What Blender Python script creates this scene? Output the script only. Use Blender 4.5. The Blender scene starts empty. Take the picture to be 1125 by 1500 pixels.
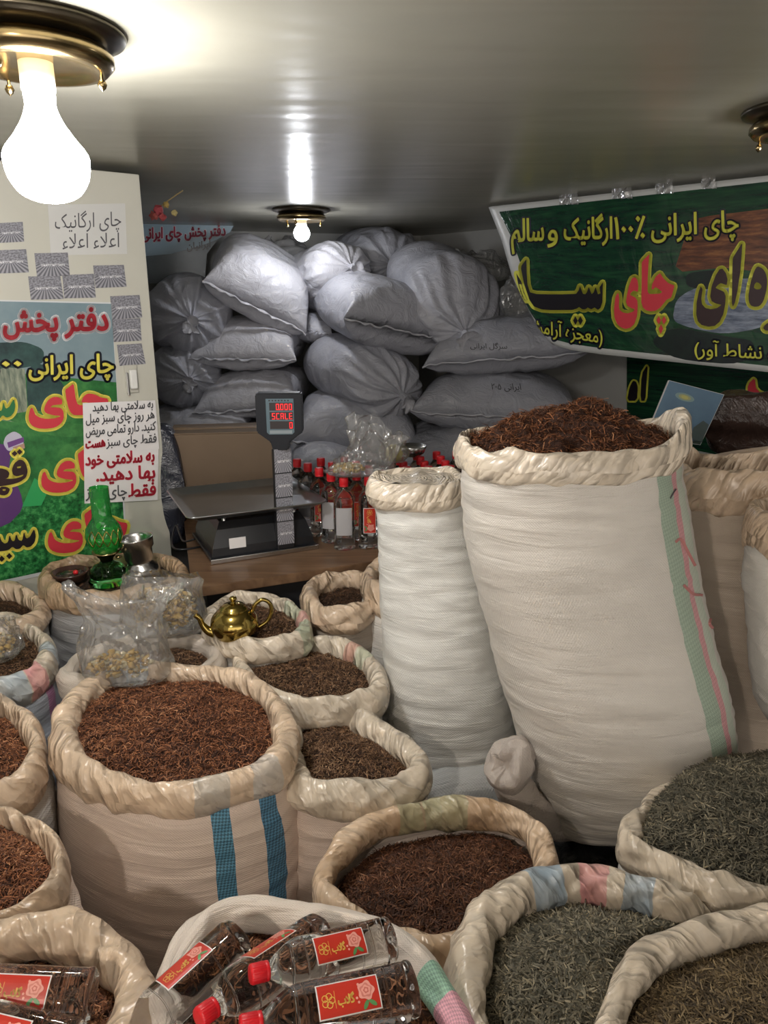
import bpy, bmesh, math, random
import numpy as np
from mathutils import Vector, Matrix, Euler
from mathutils.bvhtree import BVHTree

S = bpy.context.scene
COL = S.collection
PI = math.pi
# ------------------------------------------------------------------ camera, world, exposure
FPX = 1083.0                      # focal length in pixels of the 1125x1500 frame
CAMZ = 1.6
TH = math.radians(16.4)
cd = bpy.data.cameras.new('camera'); cd.sensor_fit = 'VERTICAL'; cd.sensor_height = 36.0
cd.lens = 36.0 * FPX / 1500.0; cd.clip_start = 0.02
cam = bpy.data.objects.new('camera', cd); COL.objects.link(cam)
cam.location = (0, 0, CAMZ); cam.rotation_euler = (PI / 2 - TH, 0, 0)
S.camera = cam
w = bpy.data.worlds.new('daylight'); S.world = w; w.use_nodes = True
w.node_tree.nodes['Background'].inputs[0].default_value = (1.0, 0.93, 0.86, 1)
w.node_tree.nodes['Background'].inputs[1].default_value = 0.85
S.view_settings.view_transform = 'Standard'; S.view_settings.look = 'None'
S.view_settings.gamma = 1.0; S.view_settings.use_curve_mapping = False
S.view_settings.exposure = 1.45
BULB_NEAR, BULB_FAR, BULB_SIDE, BULB_REAR_ADDED = 50.0, 47.0, 12.0, 235.0

CT, ST = math.cos(TH), math.sin(TH)
def ray(px, py):
    x = (px - 562.5) / FPX; y = (750.0 - py) / FPX
    return np.array([x, CT + y * ST, y * CT - ST])
ORG = np.array([0, 0, CAMZ])
def UZ(px, py, z):
    d = ray(px, py); return ORG + d * ((z - CAMZ) / d[2])
def UY(px, py, y):
    d = ray(px, py); return ORG + d * (y / d[1])
class Plane:                       # a real surface in the room; measured points of it from the photograph
    def __init__(s, p, n):
        s.p = np.array(p, float); s.n = np.array(n, float) / np.linalg.norm(n)
    def at(s, px, py, off=0.0):
        d = ray(px, py); t = np.dot(s.p - ORG, s.n) / np.dot(d, s.n)
        return ORG + d * t + s.n * off

# ------------------------------------------------------------------ noise
class VN:
    def __init__(s, seed):
        s.t = np.random.RandomState(seed).rand(256, 256) * 2 - 1
    def __call__(s, x, y, per=None):
        x = np.asarray(x, float); y = np.asarray(y, float)
        xi = np.floor(x).astype(int); yi = np.floor(y).astype(int)
        fx = x - xi; fy = y - yi
        fx = fx * fx * (3 - 2 * fx); fy = fy * fy * (3 - 2 * fy)
        m = per if per else 256
        a = xi % m; b = (xi + 1) % m; c = yi % 256; d = (yi + 1) % 256
        t = s.t
        return (t[a, c] * (1 - fx) + t[b, c] * fx) * (1 - fy) + (t[a, d] * (1 - fx) + t[b, d] * fx) * fy
def ridge(n): return 1 - 2 * np.abs(n)

# ------------------------------------------------------------------ mesh helpers
def thing(name, label, cat, loc=(0, 0, 0), group=None, rot=(0, 0, 0)):
    o = bpy.data.objects.new(name, None); COL.objects.link(o)
    o.location = loc; o.rotation_euler = rot; o.empty_display_size = 0.05
    tag(o, label, cat, group); return o
def tag(o, label=None, cat=None, group=None, kind=None):
    if label: o['label'] = label
    if cat: o['category'] = cat
    if group: o['group'] = group
    if kind: o['kind'] = kind
    return o
def mk(name, V, F, mat, parent=None, smooth=True, uv=None, mi=None):
    """V n x 3 in world space when the parent sits at the origin; F list/array of faces; uv per face corner"""
    me = bpy.data.meshes.new(name)
    V = np.asarray(V, float)
    me.from_pydata(V.tolist(), [], F.tolist() if hasattr(F, 'tolist') else F)
    for m in (mat if isinstance(mat, (list, tuple)) else [mat]): me.materials.append(m)
    if smooth: me.polygons.foreach_set('use_smooth', [True] * len(me.polygons))
    if mi is not None: me.polygons.foreach_set('material_index', np.asarray(mi, int).tolist())
    if uv is not None:
        l = me.uv_layers.new(name='UVMap'); l.data.foreach_set('uv', np.asarray(uv, np.float32).ravel())
    me.update()
    o = bpy.data.objects.new(name, me); COL.objects.link(o)
    if parent is not None: o.parent = parent
    return o
def local(parent, V):
    """world points into the parent's space (parents are placed by loc/rot only)"""
    if parent is None: return V
    M = Matrix.LocRotScale(parent.location, parent.rotation_euler, parent.scale).inverted()
    A = np.array(M); V = np.asarray(V, float)
    return V @ A[:3, :3].T + A[:3, 3]
def gridfaces(nv, nu, wrap=True):
    n = nu if wrap else nu - 1
    i = np.arange(n); j = np.arange(nv - 1)
    J, I = np.meshgrid(j, i, indexing='ij'); I2 = (I + 1) % nu
    F = np.stack([J * nu + I, J * nu + I2, (J + 1) * nu + I2, (J + 1) * nu + I], -1).reshape(-1, 4)
    uvi = np.stack([np.stack([I, J], -1), np.stack([I + 1, J], -1), np.stack([I + 1, J + 1], -1), np.stack([I, J + 1], -1)], 2).reshape(-1, 2)
    return F, uvi
def grid(name, P, mat, parent=None, wrap=True, ulen=1.0, vlen=1.0, flip=False, world=True, cap0=False, cap1=False):
    nv, nu = P.shape[:2]
    F, uvi = gridfaces(nv, nu, wrap)
    uv = uvi * np.array([ulen / (nu if wrap else nu - 1), vlen / (nv - 1)])
    if flip: F = F[:, ::-1]; uv = uv.reshape(-1, 4, 2)[:, ::-1].reshape(-1, 2)
    V = P.reshape(-1, 3)
    if world: V = local(parent, V)
    Fl = F.tolist(); uvl = uv.tolist()
    for c, row in ((cap0, 0), (cap1, nv - 1)):
        if c:
            f = list(range(row * nu, row * nu + nu))
            if (row == 0) != flip: f = f[::-1]
            Fl.append(f); uvl += [[0, 0]] * nu
    return mk(name, V, Fl, mat, parent, True, uvl)
def loop_px(pts, z):
    """closed smooth outline in a horizontal plane through photo-measured points"""
    q = np.array([UZ(p[0], p[1], p[2] if len(p) > 2 else z) for p in pts])
    return q
def catmull(q, n):
    m = len(q); t = np.linspace(0, m, n * 6, endpoint=False)
    i = t.astype(int); f = (t - i)[:, None]
    p0, p1, p2, p3 = q[(i - 1) % m], q[i % m], q[(i + 1) % m], q[(i + 2) % m]
    c = 0.5 * (2 * p1 + (p2 - p0) * f + (2 * p0 - 5 * p1 + 4 * p2 - p3) * f ** 2 + (3 * p1 - p0 - 3 * p2 + p3) * f ** 3)
    d = np.r_[0, np.cumsum(np.linalg.norm(np.diff(np.vstack([c, c[:1]]), axis=0), axis=1))]
    s = np.linspace(0, d[-1], n, endpoint=False)
    cc = np.vstack([c, c[:1]])
    return np.stack([np.interp(s, d, cc[:, k]) for k in range(cc.shape[1])], -1), d[-1]
def catmull_open(q, n):
    q = np.asarray(q, float)
    qq = np.vstack([2 * q[0] - q[1], q, 2 * q[-1] - q[-2]]); m = len(q) - 1
    t = np.linspace(0, m - 1e-9, n); i = t.astype(int); f = (t - i)[:, None]
    p0, p1, p2, p3 = qq[i], qq[i + 1], qq[i + 2], qq[i + 3]
    return 0.5 * (2 * p1 + (p2 - p0) * f + (2 * p0 - 5 * p1 + 4 * p2 - p3) * f ** 2 + (3 * p1 - p0 - 3 * p2 + p3) * f ** 3)
def normals2(L):
    t = np.roll(L, -1, 0) - np.roll(L, 1, 0)
    n = np.stack([t[:, 1], -t[:, 0], np.zeros(len(L))], -1)
    n /= np.linalg.norm(n, axis=1)[:, None] + 1e-9
    c = L.mean(0)
    if (n * (L - c)).sum() < 0: n = -n
    return n
def smooth_closed(a, k):
    w = np.hanning(2 * k + 3)[1:-1]; w /= w.sum()
    return sum(np.roll(a, j - k, 0) * w[j] for j in range(2 * k + 1))
def lathe(name, prof, mat, parent=None, n=48, world=False, sq=None, center=(0, 0, 0)):
    """prof: (r, z) list, around local z"""
    a = np.linspace(0, 2 * PI, n, endpoint=False)
    P = np.zeros((len(prof), n, 3))
    for j, (r, z) in enumerate(prof):
        k = np.ones(n)
        if sq: k = (np.abs(np.cos(a)) ** sq + np.abs(np.sin(a)) ** sq) ** (-1 / sq)
        P[j, :, 0] = center[0] + r * k * np.cos(a); P[j, :, 1] = center[1] + r * k * np.sin(a); P[j, :, 2] = center[2] + z
    return grid(name, P, mat, parent, True, 1, 1, world=world, cap0=prof[0][0] > 1e-5, cap1=prof[-1][0] > 1e-5)
def tube(name, pts, r, mat, parent=None, n=12, world=True, closed=False, res=None):
    pts = np.asarray(pts, float)
    if res: pts = catmull_open(pts, res)
    m = len(pts); r = np.interp(np.linspace(0, 1, m), np.linspace(0, 1, len(r)), r) if hasattr(r, '__len__') else np.full(m, r)
    t = np.gradient(pts, axis=0); t /= np.linalg.norm(t, axis=1)[:, None] + 1e-12
    ref = np.array([0.31, 0.17, 0.93]); a = np.linspace(0, 2 * PI, n, endpoint=False)
    P = np.zeros((m, n, 3)); u = np.cross(t[0], ref); u /= np.linalg.norm(u)
    for i in range(m):
        u = u - t[i] * np.dot(u, t[i]); u /= np.linalg.norm(u); v = np.cross(t[i], u)
        P[i] = pts[i] + r[i] * (np.cos(a)[:, None] * u + np.sin(a)[:, None] * v)
    return grid(name, P, mat, parent, world=world, cap0=True, cap1=True)
def boxes(name, bl, mat, parent=None, bevel=0.0, kind=None, M=None):
    bm = bmesh.new()
    for (c, s, *rz) in bl:
        r = bmesh.ops.create_cube(bm, size=1.0)
        T = Matrix.Translation(c) @ Matrix.Rotation(rz[0] if rz else 0, 4, 'Z') @ Matrix.Diagonal((s[0], s[1], s[2], 1))
        bmesh.ops.transform(bm, matrix=T, verts=r['verts'])
    if bevel: bmesh.ops.bevel(bm, geom=bm.edges[:], offset=bevel, segments=3, affect='EDGES', profile=0.5)
    if M is not None: bmesh.ops.transform(bm, matrix=M, verts=bm.verts)
    me = bpy.data.meshes.new(name); bm.to_mesh(me); bm.free()
    me.materials.append(mat); o = bpy.data.objects.new(name, me); COL.objects.link(o)
    if parent is not None: o.parent = parent
    if kind: o['kind'] = kind
    return o
def prism(name, poly, z0, z1, mat, parent=None, bevel=0.0):
    bm = bmesh.new()
    v = [bm.verts.new((p[0], p[1], z0)) for p in poly]; f = bm.faces.new(v)
    r = bmesh.ops.extrude_face_region(bm, geom=[f])
    bmesh.ops.translate(bm, vec=(0, 0, z1 - z0), verts=[g for g in r['geom'] if isinstance(g, bmesh.types.BMVert)])
    bmesh.ops.recalc_face_normals(bm, faces=bm.faces)
    if bevel: bmesh.ops.bevel(bm, geom=bm.edges[:], offset=bevel, segments=2, affect='EDGES')
    me = bpy.data.meshes.new(name); bm.to_mesh(me); bm.free(); me.materials.append(mat)
    o = bpy.data.objects.new(name, me); COL.objects.link(o)
    if parent is not None: o.parent = parent
    return o
def dup(root, label=None, group=None):
    r = root.copy(); COL.objects.link(r)
    if label: r['label'] = label
    if group: r['group'] = group
    for ch in list(root.children):
        c = ch.copy(); COL.objects.link(c); c.parent = r
        for g in list(ch.children):
            d = g.copy(); COL.objects.link(d); d.parent = c
    return r

# ------------------------------------------------------------------ materials
class NB:
    def __init__(s, name):
        s.m = bpy.data.materials.new(name); s.m.use_nodes = True
        s.t = s.m.node_tree; s.b = s.t.nodes['Principled BSDF']; s.out = s.t.nodes['Material Output']
    def n(s, typ, ins=None, **kw):
        nd = s.t.nodes.new(typ)
        for k, v in kw.items(): setattr(nd, k, v)
        for k, v in (ins or {}).items(): s.set(nd, k, v)
        return nd
    def set(s, nd, k, v):
        sock = nd.inputs[k]
        if isinstance(v, bpy.types.NodeSocket): s.t.links.new(v, sock)
        elif isinstance(v, bpy.types.Node): s.t.links.new(v.outputs[0], sock)
        elif isinstance(v, (tuple, list)) and len(v) == 3 and sock.type == 'RGBA': sock.default_value = (*v, 1)
        else: sock.default_value = v
    def math(s, op, a, b=0.0, c=None):
        d = {0: a, 1: b}
        if c is not None: d[2] = c
        return s.n('ShaderNodeMath', d, operation=op).outputs[0]
    def mix(s, f, a, b, blend='MIX'):
        nd = s.n('ShaderNodeMix', data_type='RGBA', blend_type=blend)
        s.set(nd, 0, f); s.set(nd, 6, a); s.set(nd, 7, b); return nd.outputs[2]
    def noise(s, vec, scale, detail=3, rough=0.55, dist=0.0):
        nd = s.n('ShaderNodeTexNoise', {'Scale': scale, 'Detail': detail, 'Roughness': rough, 'Distortion': dist})
        if vec is not None: s.set(nd, 'Vector', vec)
        return nd.outputs['Fac']
    def mapped(s, src, sc=(1, 1, 1), loc=(0, 0, 0), rot=(0, 0, 0)):
        return s.n('ShaderNodeMapping', {'Vector': src, 'Scale': sc, 'Location': loc, 'Rotation': rot}).outputs[0]
    def coord(s, k='Object'): return s.n('ShaderNodeTexCoord').outputs[k]
    def ramp(s, f, stops):
        nd = s.n('ShaderNodeValToRGB', {0: f}); cr = nd.color_ramp
        while len(cr.elements) < len(stops): cr.elements.new(0.5)
        for e, (p, c) in zip(cr.elements, stops): e.position = p; e.color = (*c, 1)
        return nd.outputs[0]
    def bump(s, h, strength=0.3, dist=0.01, nrm=None):
        d = {'Height': h, 'Strength': strength, 'Distance': dist}
        if nrm is not None: d['Normal'] = nrm
        return s.n('ShaderNodeBump', d).outputs[0]
    def base(s, color=None, rough=None, metal=None, **kw):
        for k, v in (('Base Color', color), ('Roughness', rough), ('Metallic', metal)):
            if v is not None: s.set(s.b, k, v)
        for k, v in kw.items(): s.set(s.b, k.replace('_', ' '), v)
        return s.m
def simple(name, color, rough=0.5, metal=0.0, var=0.0, vs=30, bump=0.0, bs=60, **kw):
    nb = NB(name); c = color
    if var:
        f = nb.noise(nb.coord(), vs, 4)
        c = nb.mix(f, tuple(max(0, x * (1 - var)) for x in color), tuple(min(1, x * (1 + var)) for x in color))
    if bump: nb.set(nb.b, 'Normal', nb.bump(nb.noise(nb.coord(), bs, 4), bump, 0.01))
    return nb.base(c, rough, metal, **kw)

def cloth_mat(name, color, stripes=(), rough=0.42, weave=1.0, dirt=0.25, sheen=0.0):
    """woven polypropylene; stripes: (centre m, half width m, colour, checker)"""
    nb = NB(name); uv = nb.coord('UV')
    sp = nb.n('ShaderNodeSeparateXYZ', {0: uv}); u, v = sp.outputs[0], sp.outputs[1]
    su = nb.math('SINE', nb.math('MULTIPLY', u, 2 * PI / 0.0055)); sv = nb.math('SINE', nb.math('MULTIPLY', v, 2 * PI / 0.0055))
    wv = nb.math('MULTIPLY', su, sv)
    f = nb.noise(nb.mapped(uv, (6, 9, 1)), 1.0, 4)
    col = nb.mix(nb.math('MULTIPLY', f, dirt * 1.4), color, tuple(c * 0.55 for c in color))
    col = nb.mix(nb.math('MULTIPLY_ADD', wv, 0.06, 0.08), col, (color[0] * .55, color[1] * .55, color[2] * .55))
    wob = nb.math('MULTIPLY_ADD', nb.noise(nb.mapped(uv, (1, 7, 1)), 1.0, 2), 0.014, -0.007)
    u2 = nb.math('ADD', u, wob)
    for (c0, hw, sc, chk) in stripes:
        m = nb.math('COMPARE', u2, c0, hw)
        s2 = sc
        if chk:
            ck = nb.n('ShaderNodeTexChecker', {'Vector': nb.mapped(uv, (1, 1, 1), rot=(0, 0, 0.6)), 'Scale': 210.0, 'Color1': tuple(x * chk for x in sc), 'Color2': sc})
            s2 = ck.outputs[0]
        col = nb.mix(m, col, s2)
    b1 = nb.bump(wv, 0.25 * weave, 0.002)
    b2 = nb.bump(nb.noise(nb.mapped(uv, (5, 42, 1)), 1.0, 4, 0.6, 0.6), 0.55, 0.012, b1)
    nb.set(nb.b, 'Normal', b2)
    return nb.base(col, nb.math('MULTIPLY_ADD', f, 0.25, rough - 0.1), 0.0, Specular_IOR_Level=0.45)
def film_mat(name, color, stripes=(), rough=0.24, tint2=None):
    """sack collar: cloth with its clear plastic lining rolled outwards"""
    nb = NB(name); uv = nb.coord('UV'); ob = nb.coord('Object')
    sp = nb.n('ShaderNodeSeparateXYZ', {0: uv}); u, v = sp.outputs[0], sp.outputs[1]
    f = nb.noise(ob, 9, 4); t2 = tint2 or tuple(c * 0.62 for c in color)
    col = nb.mix(nb.ramp(f, [(0.3, (0, 0, 0)), (0.72, (1, 1, 1))]), color, t2)
    wob = nb.math('MULTIPLY_ADD', nb.noise(ob, 14, 3), 0.03, -0.015)
    u2 = nb.math('ADD', u, wob)
    for (c0, hw, sc, chk) in stripes:
        col = nb.mix(nb.math('MULTIPLY', nb.math('COMPARE', u2, c0, hw), nb.math('MULTIPLY_ADD', f, 0.7, 0.22)), col, sc)
    nv = nb.n('ShaderNodeTexNoise', {'Vector': ob, 'Scale': 11.0, 'Detail': 3.0}).outputs['Color']
    wv = nb.n('ShaderNodeVectorMath', {0: nb.mapped(nb.n('ShaderNodeMapping', {'Vector': uv, 'Rotation': (0, 0, 0.55)}).outputs[0], (34, 9, 1)), 1: nv}, operation='ADD').outputs[0]
    vd = nb.n('ShaderNodeTexVoronoi', {'Vector': wv, 'Scale': 1.0}, feature='F1').outputs['Distance']
    rg = nb.n('ShaderNodeTexNoise', {'Vector': wv, 'Scale': 0.8, 'Detail': 2.0, 'Roughness': 0.5, 'Gain': 1.6, 'Offset': 0.9}, noise_type='RIDGED_MULTIFRACTAL').outputs[0]
    d = nb.math('ADD', nb.math('MULTIPLY', vd, 0.5), nb.math('MULTIPLY', rg, 0.30))
    nb.set(nb.b, 'Normal', nb.bump(d, 0.8, 0.03))
    return nb.base(col, nb.math('MULTIPLY_ADD', f, 0.25, rough - 0.08), 0.0, Specular_IOR_Level=0.5, Coat_Weight=0.3, Coat_Roughness=0.2)
def tea_mats(name, dark, stops):
    nb = NB(name + ' bed'); f = nb.noise(nb.coord(), 130, 4, 0.7)
    nb.set(nb.b, 'Normal', nb.bump(f, 1.0, 0.02))
    bed = nb.base(nb.ramp(f, [(0.3, tuple(c * 0.4 for c in dark)), (0.7, dark)]), 0.8)
    nb = NB(name + ' shreds'); g = nb.n('ShaderNodeNewGeometry').outputs['Random Per Island']
    f2 = nb.noise(nb.coord(), 7, 2)
    c = nb.ramp(nb.math('ADD', nb.math('MULTIPLY', g, 0.8), nb.math('MULTIPLY', nb.math('SUBTRACT', f2, 0.3), 0.45)), stops)
    return [bed, nb.base(c, 0.6, Specular_IOR_Level=0.3)]
RED_TEA = tea_mats('red tea', (0.085, 0.030, 0.014), [(0.0, (0.035, 0.013, 0.007)), (0.4, (0.13, 0.046, 0.02)), (0.75, (0.30, 0.115, 0.048)), (1.0, (0.52, 0.27, 0.14))])
DEEP_TEA = tea_mats('deep red tea', (0.06, 0.024, 0.013), [(0.0, (0.025, 0.011, 0.006)), (0.45, (0.085, 0.033, 0.017)), (0.8, (0.17, 0.07, 0.034)), (1.0, (0.34, 0.19, 0.11))])
DARK_TEA = tea_mats('dark tea', (0.05, 0.026, 0.015), [(0.0, (0.02, 0.011, 0.007)), (0.5, (0.075, 0.038, 0.02)), (0.85, (0.15, 0.075, 0.04)), (1.0, (0.32, 0.20, 0.12))])
BROWN_TEA = tea_mats('brown tea', (0.07, 0.033, 0.018), [(0.0, (0.032, 0.017, 0.010)), (0.45, (0.13, 0.065, 0.033)), (0.8, (0.26, 0.15, 0.08)), (1.0, (0.44, 0.30, 0.18))])
GREEN_TEA = tea_mats('green tea', (0.06, 0.058, 0.042), [(0.0, (0.03, 0.032, 0.024)), (0.45, (0.122, 0.113, 0.084)), (0.8, (0.24, 0.215, 0.155)), (1.0, (0.46, 0.39, 0.25))])
MIX_TEA = tea_mats('mixed tea', (0.05, 0.038, 0.025), [(0.0, (0.02, 0.015, 0.01)), (0.45, (0.12, 0.088, 0.052)), (0.8, (0.24, 0.18, 0.10)), (1.0, (0.33, 0.25, 0.14))])

BRASS = simple('brass', (0.32, 0.24, 0.12), 0.22, 1.0, 0.3, 25)
BRONZE = simple('dark bronze', (0.10, 0.085, 0.06), 0.3, 0.9, 0.3, 20)
GOLD = simple('polished gold', (0.36, 0.265, 0.075), 0.11, 1.0, 0.1, 12)
STEEL = simple('steel', (0.55, 0.55, 0.55), 0.24, 1.0, 0.15, 20)
BLACKP = simple('black plastic', (0.012, 0.013, 0.016), 0.35, 0, 0.2, 40)
WHITEP = simple('white plastic', (0.75, 0.75, 0.72), 0.4)
REDCAP = simple('red cap', (0.62, 0.012, 0.02), 0.35, 0, 0.1, 30)
PAPER = simple('paper', (0.78, 0.76, 0.76), 0.7, 0, 0.06, 18)
INK = simple('pencil grey', (0.09, 0.09, 0.10), 0.7)
INKB = simple('black marker', (0.012, 0.012, 0.014), 0.6)
INKR = simple('red marker', (0.62, 0.03, 0.06), 0.6)
YEL = simple('print yellow', (0.90, 0.80, 0.13), 0.4)
YELB = simple('banner yellow', (0.66, 0.66, 0.08), 0.3)
PRED = simple('print red', (0.60, 0.04, 0.06), 0.4)
PBLK = simple('print black', (0.012, 0.010, 0.014), 0.3)
PBRN = simple('print brown', (0.035, 0.015, 0.018), 0.3)
PNAVY = simple('print navy', (0.012, 0.014, 0.03), 0.35)
PWHT = simple('print white', (0.75, 0.74, 0.76), 0.4)
PGRN = simple('print green', (0.02, 0.16, 0.05), 0.35)
def emit(name, c, s):
    nb = NB(name); nb.base((0.02, 0.005, 0.005)); nb.set(nb.b, 'Emission Color', c); nb.set(nb.b, 'Emission Strength', s); return nb.m
def glass(name, c=(1, 1, 1), ior=1.33, rough=0.02):
    nb = NB(name); return nb.base(c, rough, 0, IOR=ior, Transmission_Weight=1.0)
def thin_film(name, tint=(0.95, 0.95, 0.95), haze=0.12, rough=0.12, hz=(0.85, 0.85, 0.85), crinkle=True):
    """clear crinkled bag: mostly transparent, glossy, slightly milky"""
    nb = NB(name); t = nb.t
    tr = nb.n('ShaderNodeBsdfTransparent', {0: (*tint, 1)}); df = nb.n('ShaderNodeBsdfTranslucent', {0: (*hz, 1)})
    d2 = nb.n('ShaderNodeBsdfDiffuse', {0: (*hz, 1)})
    ob = nb.coord(); nv = nb.n('ShaderNodeTexNoise', {'Vector': ob, 'Scale': 9.0, 'Detail': 2.0}).outputs['Color']
    wv = nb.n('ShaderNodeVectorMath', {0: nb.mapped(ob, (30, 30, 14)), 1: nv}, operation='ADD').outputs[0]
    nrm = nb.bump(nb.n('ShaderNodeTexVoronoi', {'Vector': wv, 'Scale': 1.4}, feature='F1').outputs['Distance'], 0.7, 0.02)
    gl = nb.n('ShaderNodeBsdfGlossy', {'Roughness': rough, 'Normal': nrm})
    mh = nb.n('ShaderNodeMixShader', {0: 0.5, 1: df.outputs[0], 2: d2.outputs[0]})
    m1 = nb.n('ShaderNodeMixShader', {0: haze, 1: tr.outputs[0], 2: mh.outputs[0]})
    fr = nb.n('ShaderNodeFresnel', {'IOR': 1.45, 'Normal': nrm})
    m2 = nb.n('ShaderNodeMixShader', {0: nb.math('MULTIPLY_ADD', fr.outputs[0], 0.6, 0.04), 1: m1.outputs[0], 2: gl.outputs[0]})
    t.links.new(m2.outputs[0], nb.out.inputs[0]); return nb.m
CLEARBAG = thin_film('clear bag film', (0.93, 0.93, 0.92), 0.17, 0.16)
PET = glass('bottle plastic and water', (0.97, 0.98, 0.98), 1.3)

# ------------------------------------------------------------------ room shell
nb = NB('ceiling paint'); ob = nb.coord()
wav = nb.noise(nb.mapped(ob, (1.6, 6.5, 1)), 1.0, 1.0, 0.4, 0.5); fine = nb.noise(ob, 4, 4)
nb.set(nb.b, 'Normal', nb.bump(nb.math('ADD', wav, nb.math('MULTIPLY', fine, 0.3)), 0.16, 0.03))
CEIL = nb.base(nb.mix(fine, (0.35, 0.335, 0.275), (0.42, 0.405, 0.335)), 0.27, Specular_IOR_Level=0.5)
WALLM = simple('wall paint', (0.42, 0.42, 0.40), 0.55, 0, 0.12, 3, 0.1, 8)
FLOORM = simple('floor', (0.10, 0.09, 0.08), 0.7, 0, 0.3, 4)
CEILZ = 2.06
boxes('ceiling', [((1.1, 1.8, CEILZ + 0.03), (7.2, 9.8, 0.06))], CEIL, kind='structure')
boxes('floor', [((1.1, 1.8, -0.03), (7.2, 9.8, 0.06))], FLOORM, kind='structure')
def wall(name, a, b, th=0.08, out=1):
    a = np.array(a, float); b = np.array(b, float); d = b - a; L = np.linalg.norm(d); d /= L
    n = np.array([-d[1], d[0]]) * out; c = (a + b) / 2 + n * th / 2
    return boxes(name, [((c[0], c[1], CEILZ / 2), (L, th, CEILZ), math.atan2(d[1], d[0]))], WALLM, kind='structure')
wall('wall_right', (0.3, 6.45), (4.4, 1.25), out=1)
wall('wall_back', (-1.85, 5.75), (0.3, 6.45), out=1)
wall('wall_left', (-2.0, -3.0), (-1.85, 5.75), out=1)
wall('wall_side', (4.4, 1.25), (4.4, -3.0), out=1)

# ------------------------------------------------------------------ sacks of loose tea
def stripes_for(L, per, lst, z):
    """stripe centres along the rim (metres) from photo-measured points"""
    out = []
    for (px, py, hw, c, chk) in lst:
        p = UZ(px, py, z); i = int(np.argmin(np.linalg.norm(L[:, :2] - p[:2], axis=1)))
        out.append((i / len(L) * per, hw, c, chk))
    return out
def body_grid(rings, seed, amp=0.006, kz=26, bul=None):
    """rings m x n x 3 already coarse in height; adds folds running around the sack"""
    m, n = rings.shape[:2]; V = VN(seed)
    U = np.arange(n)[None, :] / n; zz = rings[:, :, 2]
    d = 0.6 * ridge(V(U * 9 + 0 * zz, zz * kz, 9)) + 0.4 * V(U * 22 + 0 * zz, zz * kz * 1.7, 22) + 1.3 * V(U * 5 + 0 * zz, zz * 5, 5)
    P = rings.copy()
    for j in range(m):
        P[j] += normals2(rings[j]) * (d[j] * amp)[:, None]
    return P
def collar_grid(L, a, b, seed, droop=0.3, wr=0.22, M=32, flat=1.0):
    n = len(L); N = normals2(L); V = VN(seed)
    ph = np.linspace(0, 2 * PI, M, endpoint=False); U = np.arange(n) / n
    per = np.linalg.norm(np.roll(L, -1, 0) - L, axis=1).sum()
    k1 = max(5, int(per * 8)); k2 = max(9, int(per * 26))
    ra = 1 + 0.22 * flat * V(U * k1, 0 * U + 3.3, k1) + 0.12 * V(U * k2, 0 * U + 9.1, k2)
    zj = (0.25 * b * V(U * 6, 0 * U + 5.7, 6) + 0.12 * b * V(U * 13, 0 * U + 1.7, 13)) * flat
    P = np.zeros((M, n, 3))
    for j, p in enumerate(ph):
        tw = V(U * k2 + p * 0.9, 0 * U + p * 1.1, k2); tw2 = ridge(V(U * k2 * 0.5 + p * 1.1, 0 * U + p * .35 + 20, None)); tw = tw * np.abs(tw) * 1.6
        at = 0.45 + 0.55 * max(0.0, np.sin(p) * 0.5 + 0.5); r = ra * (1 + at * (wr * tw + wr * 0.7 * (tw2 - 0.3)))
        cx = np.cos(p); sz = np.sin(p)
        x = a * r * cx; z = b * r * (sz - droop * (0.5 + 0.5 * cx) * (1 - 0.4 * sz))
        P[j] = L + N * x[:, None]; P[j, :, 2] += z + zj
    return P
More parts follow.
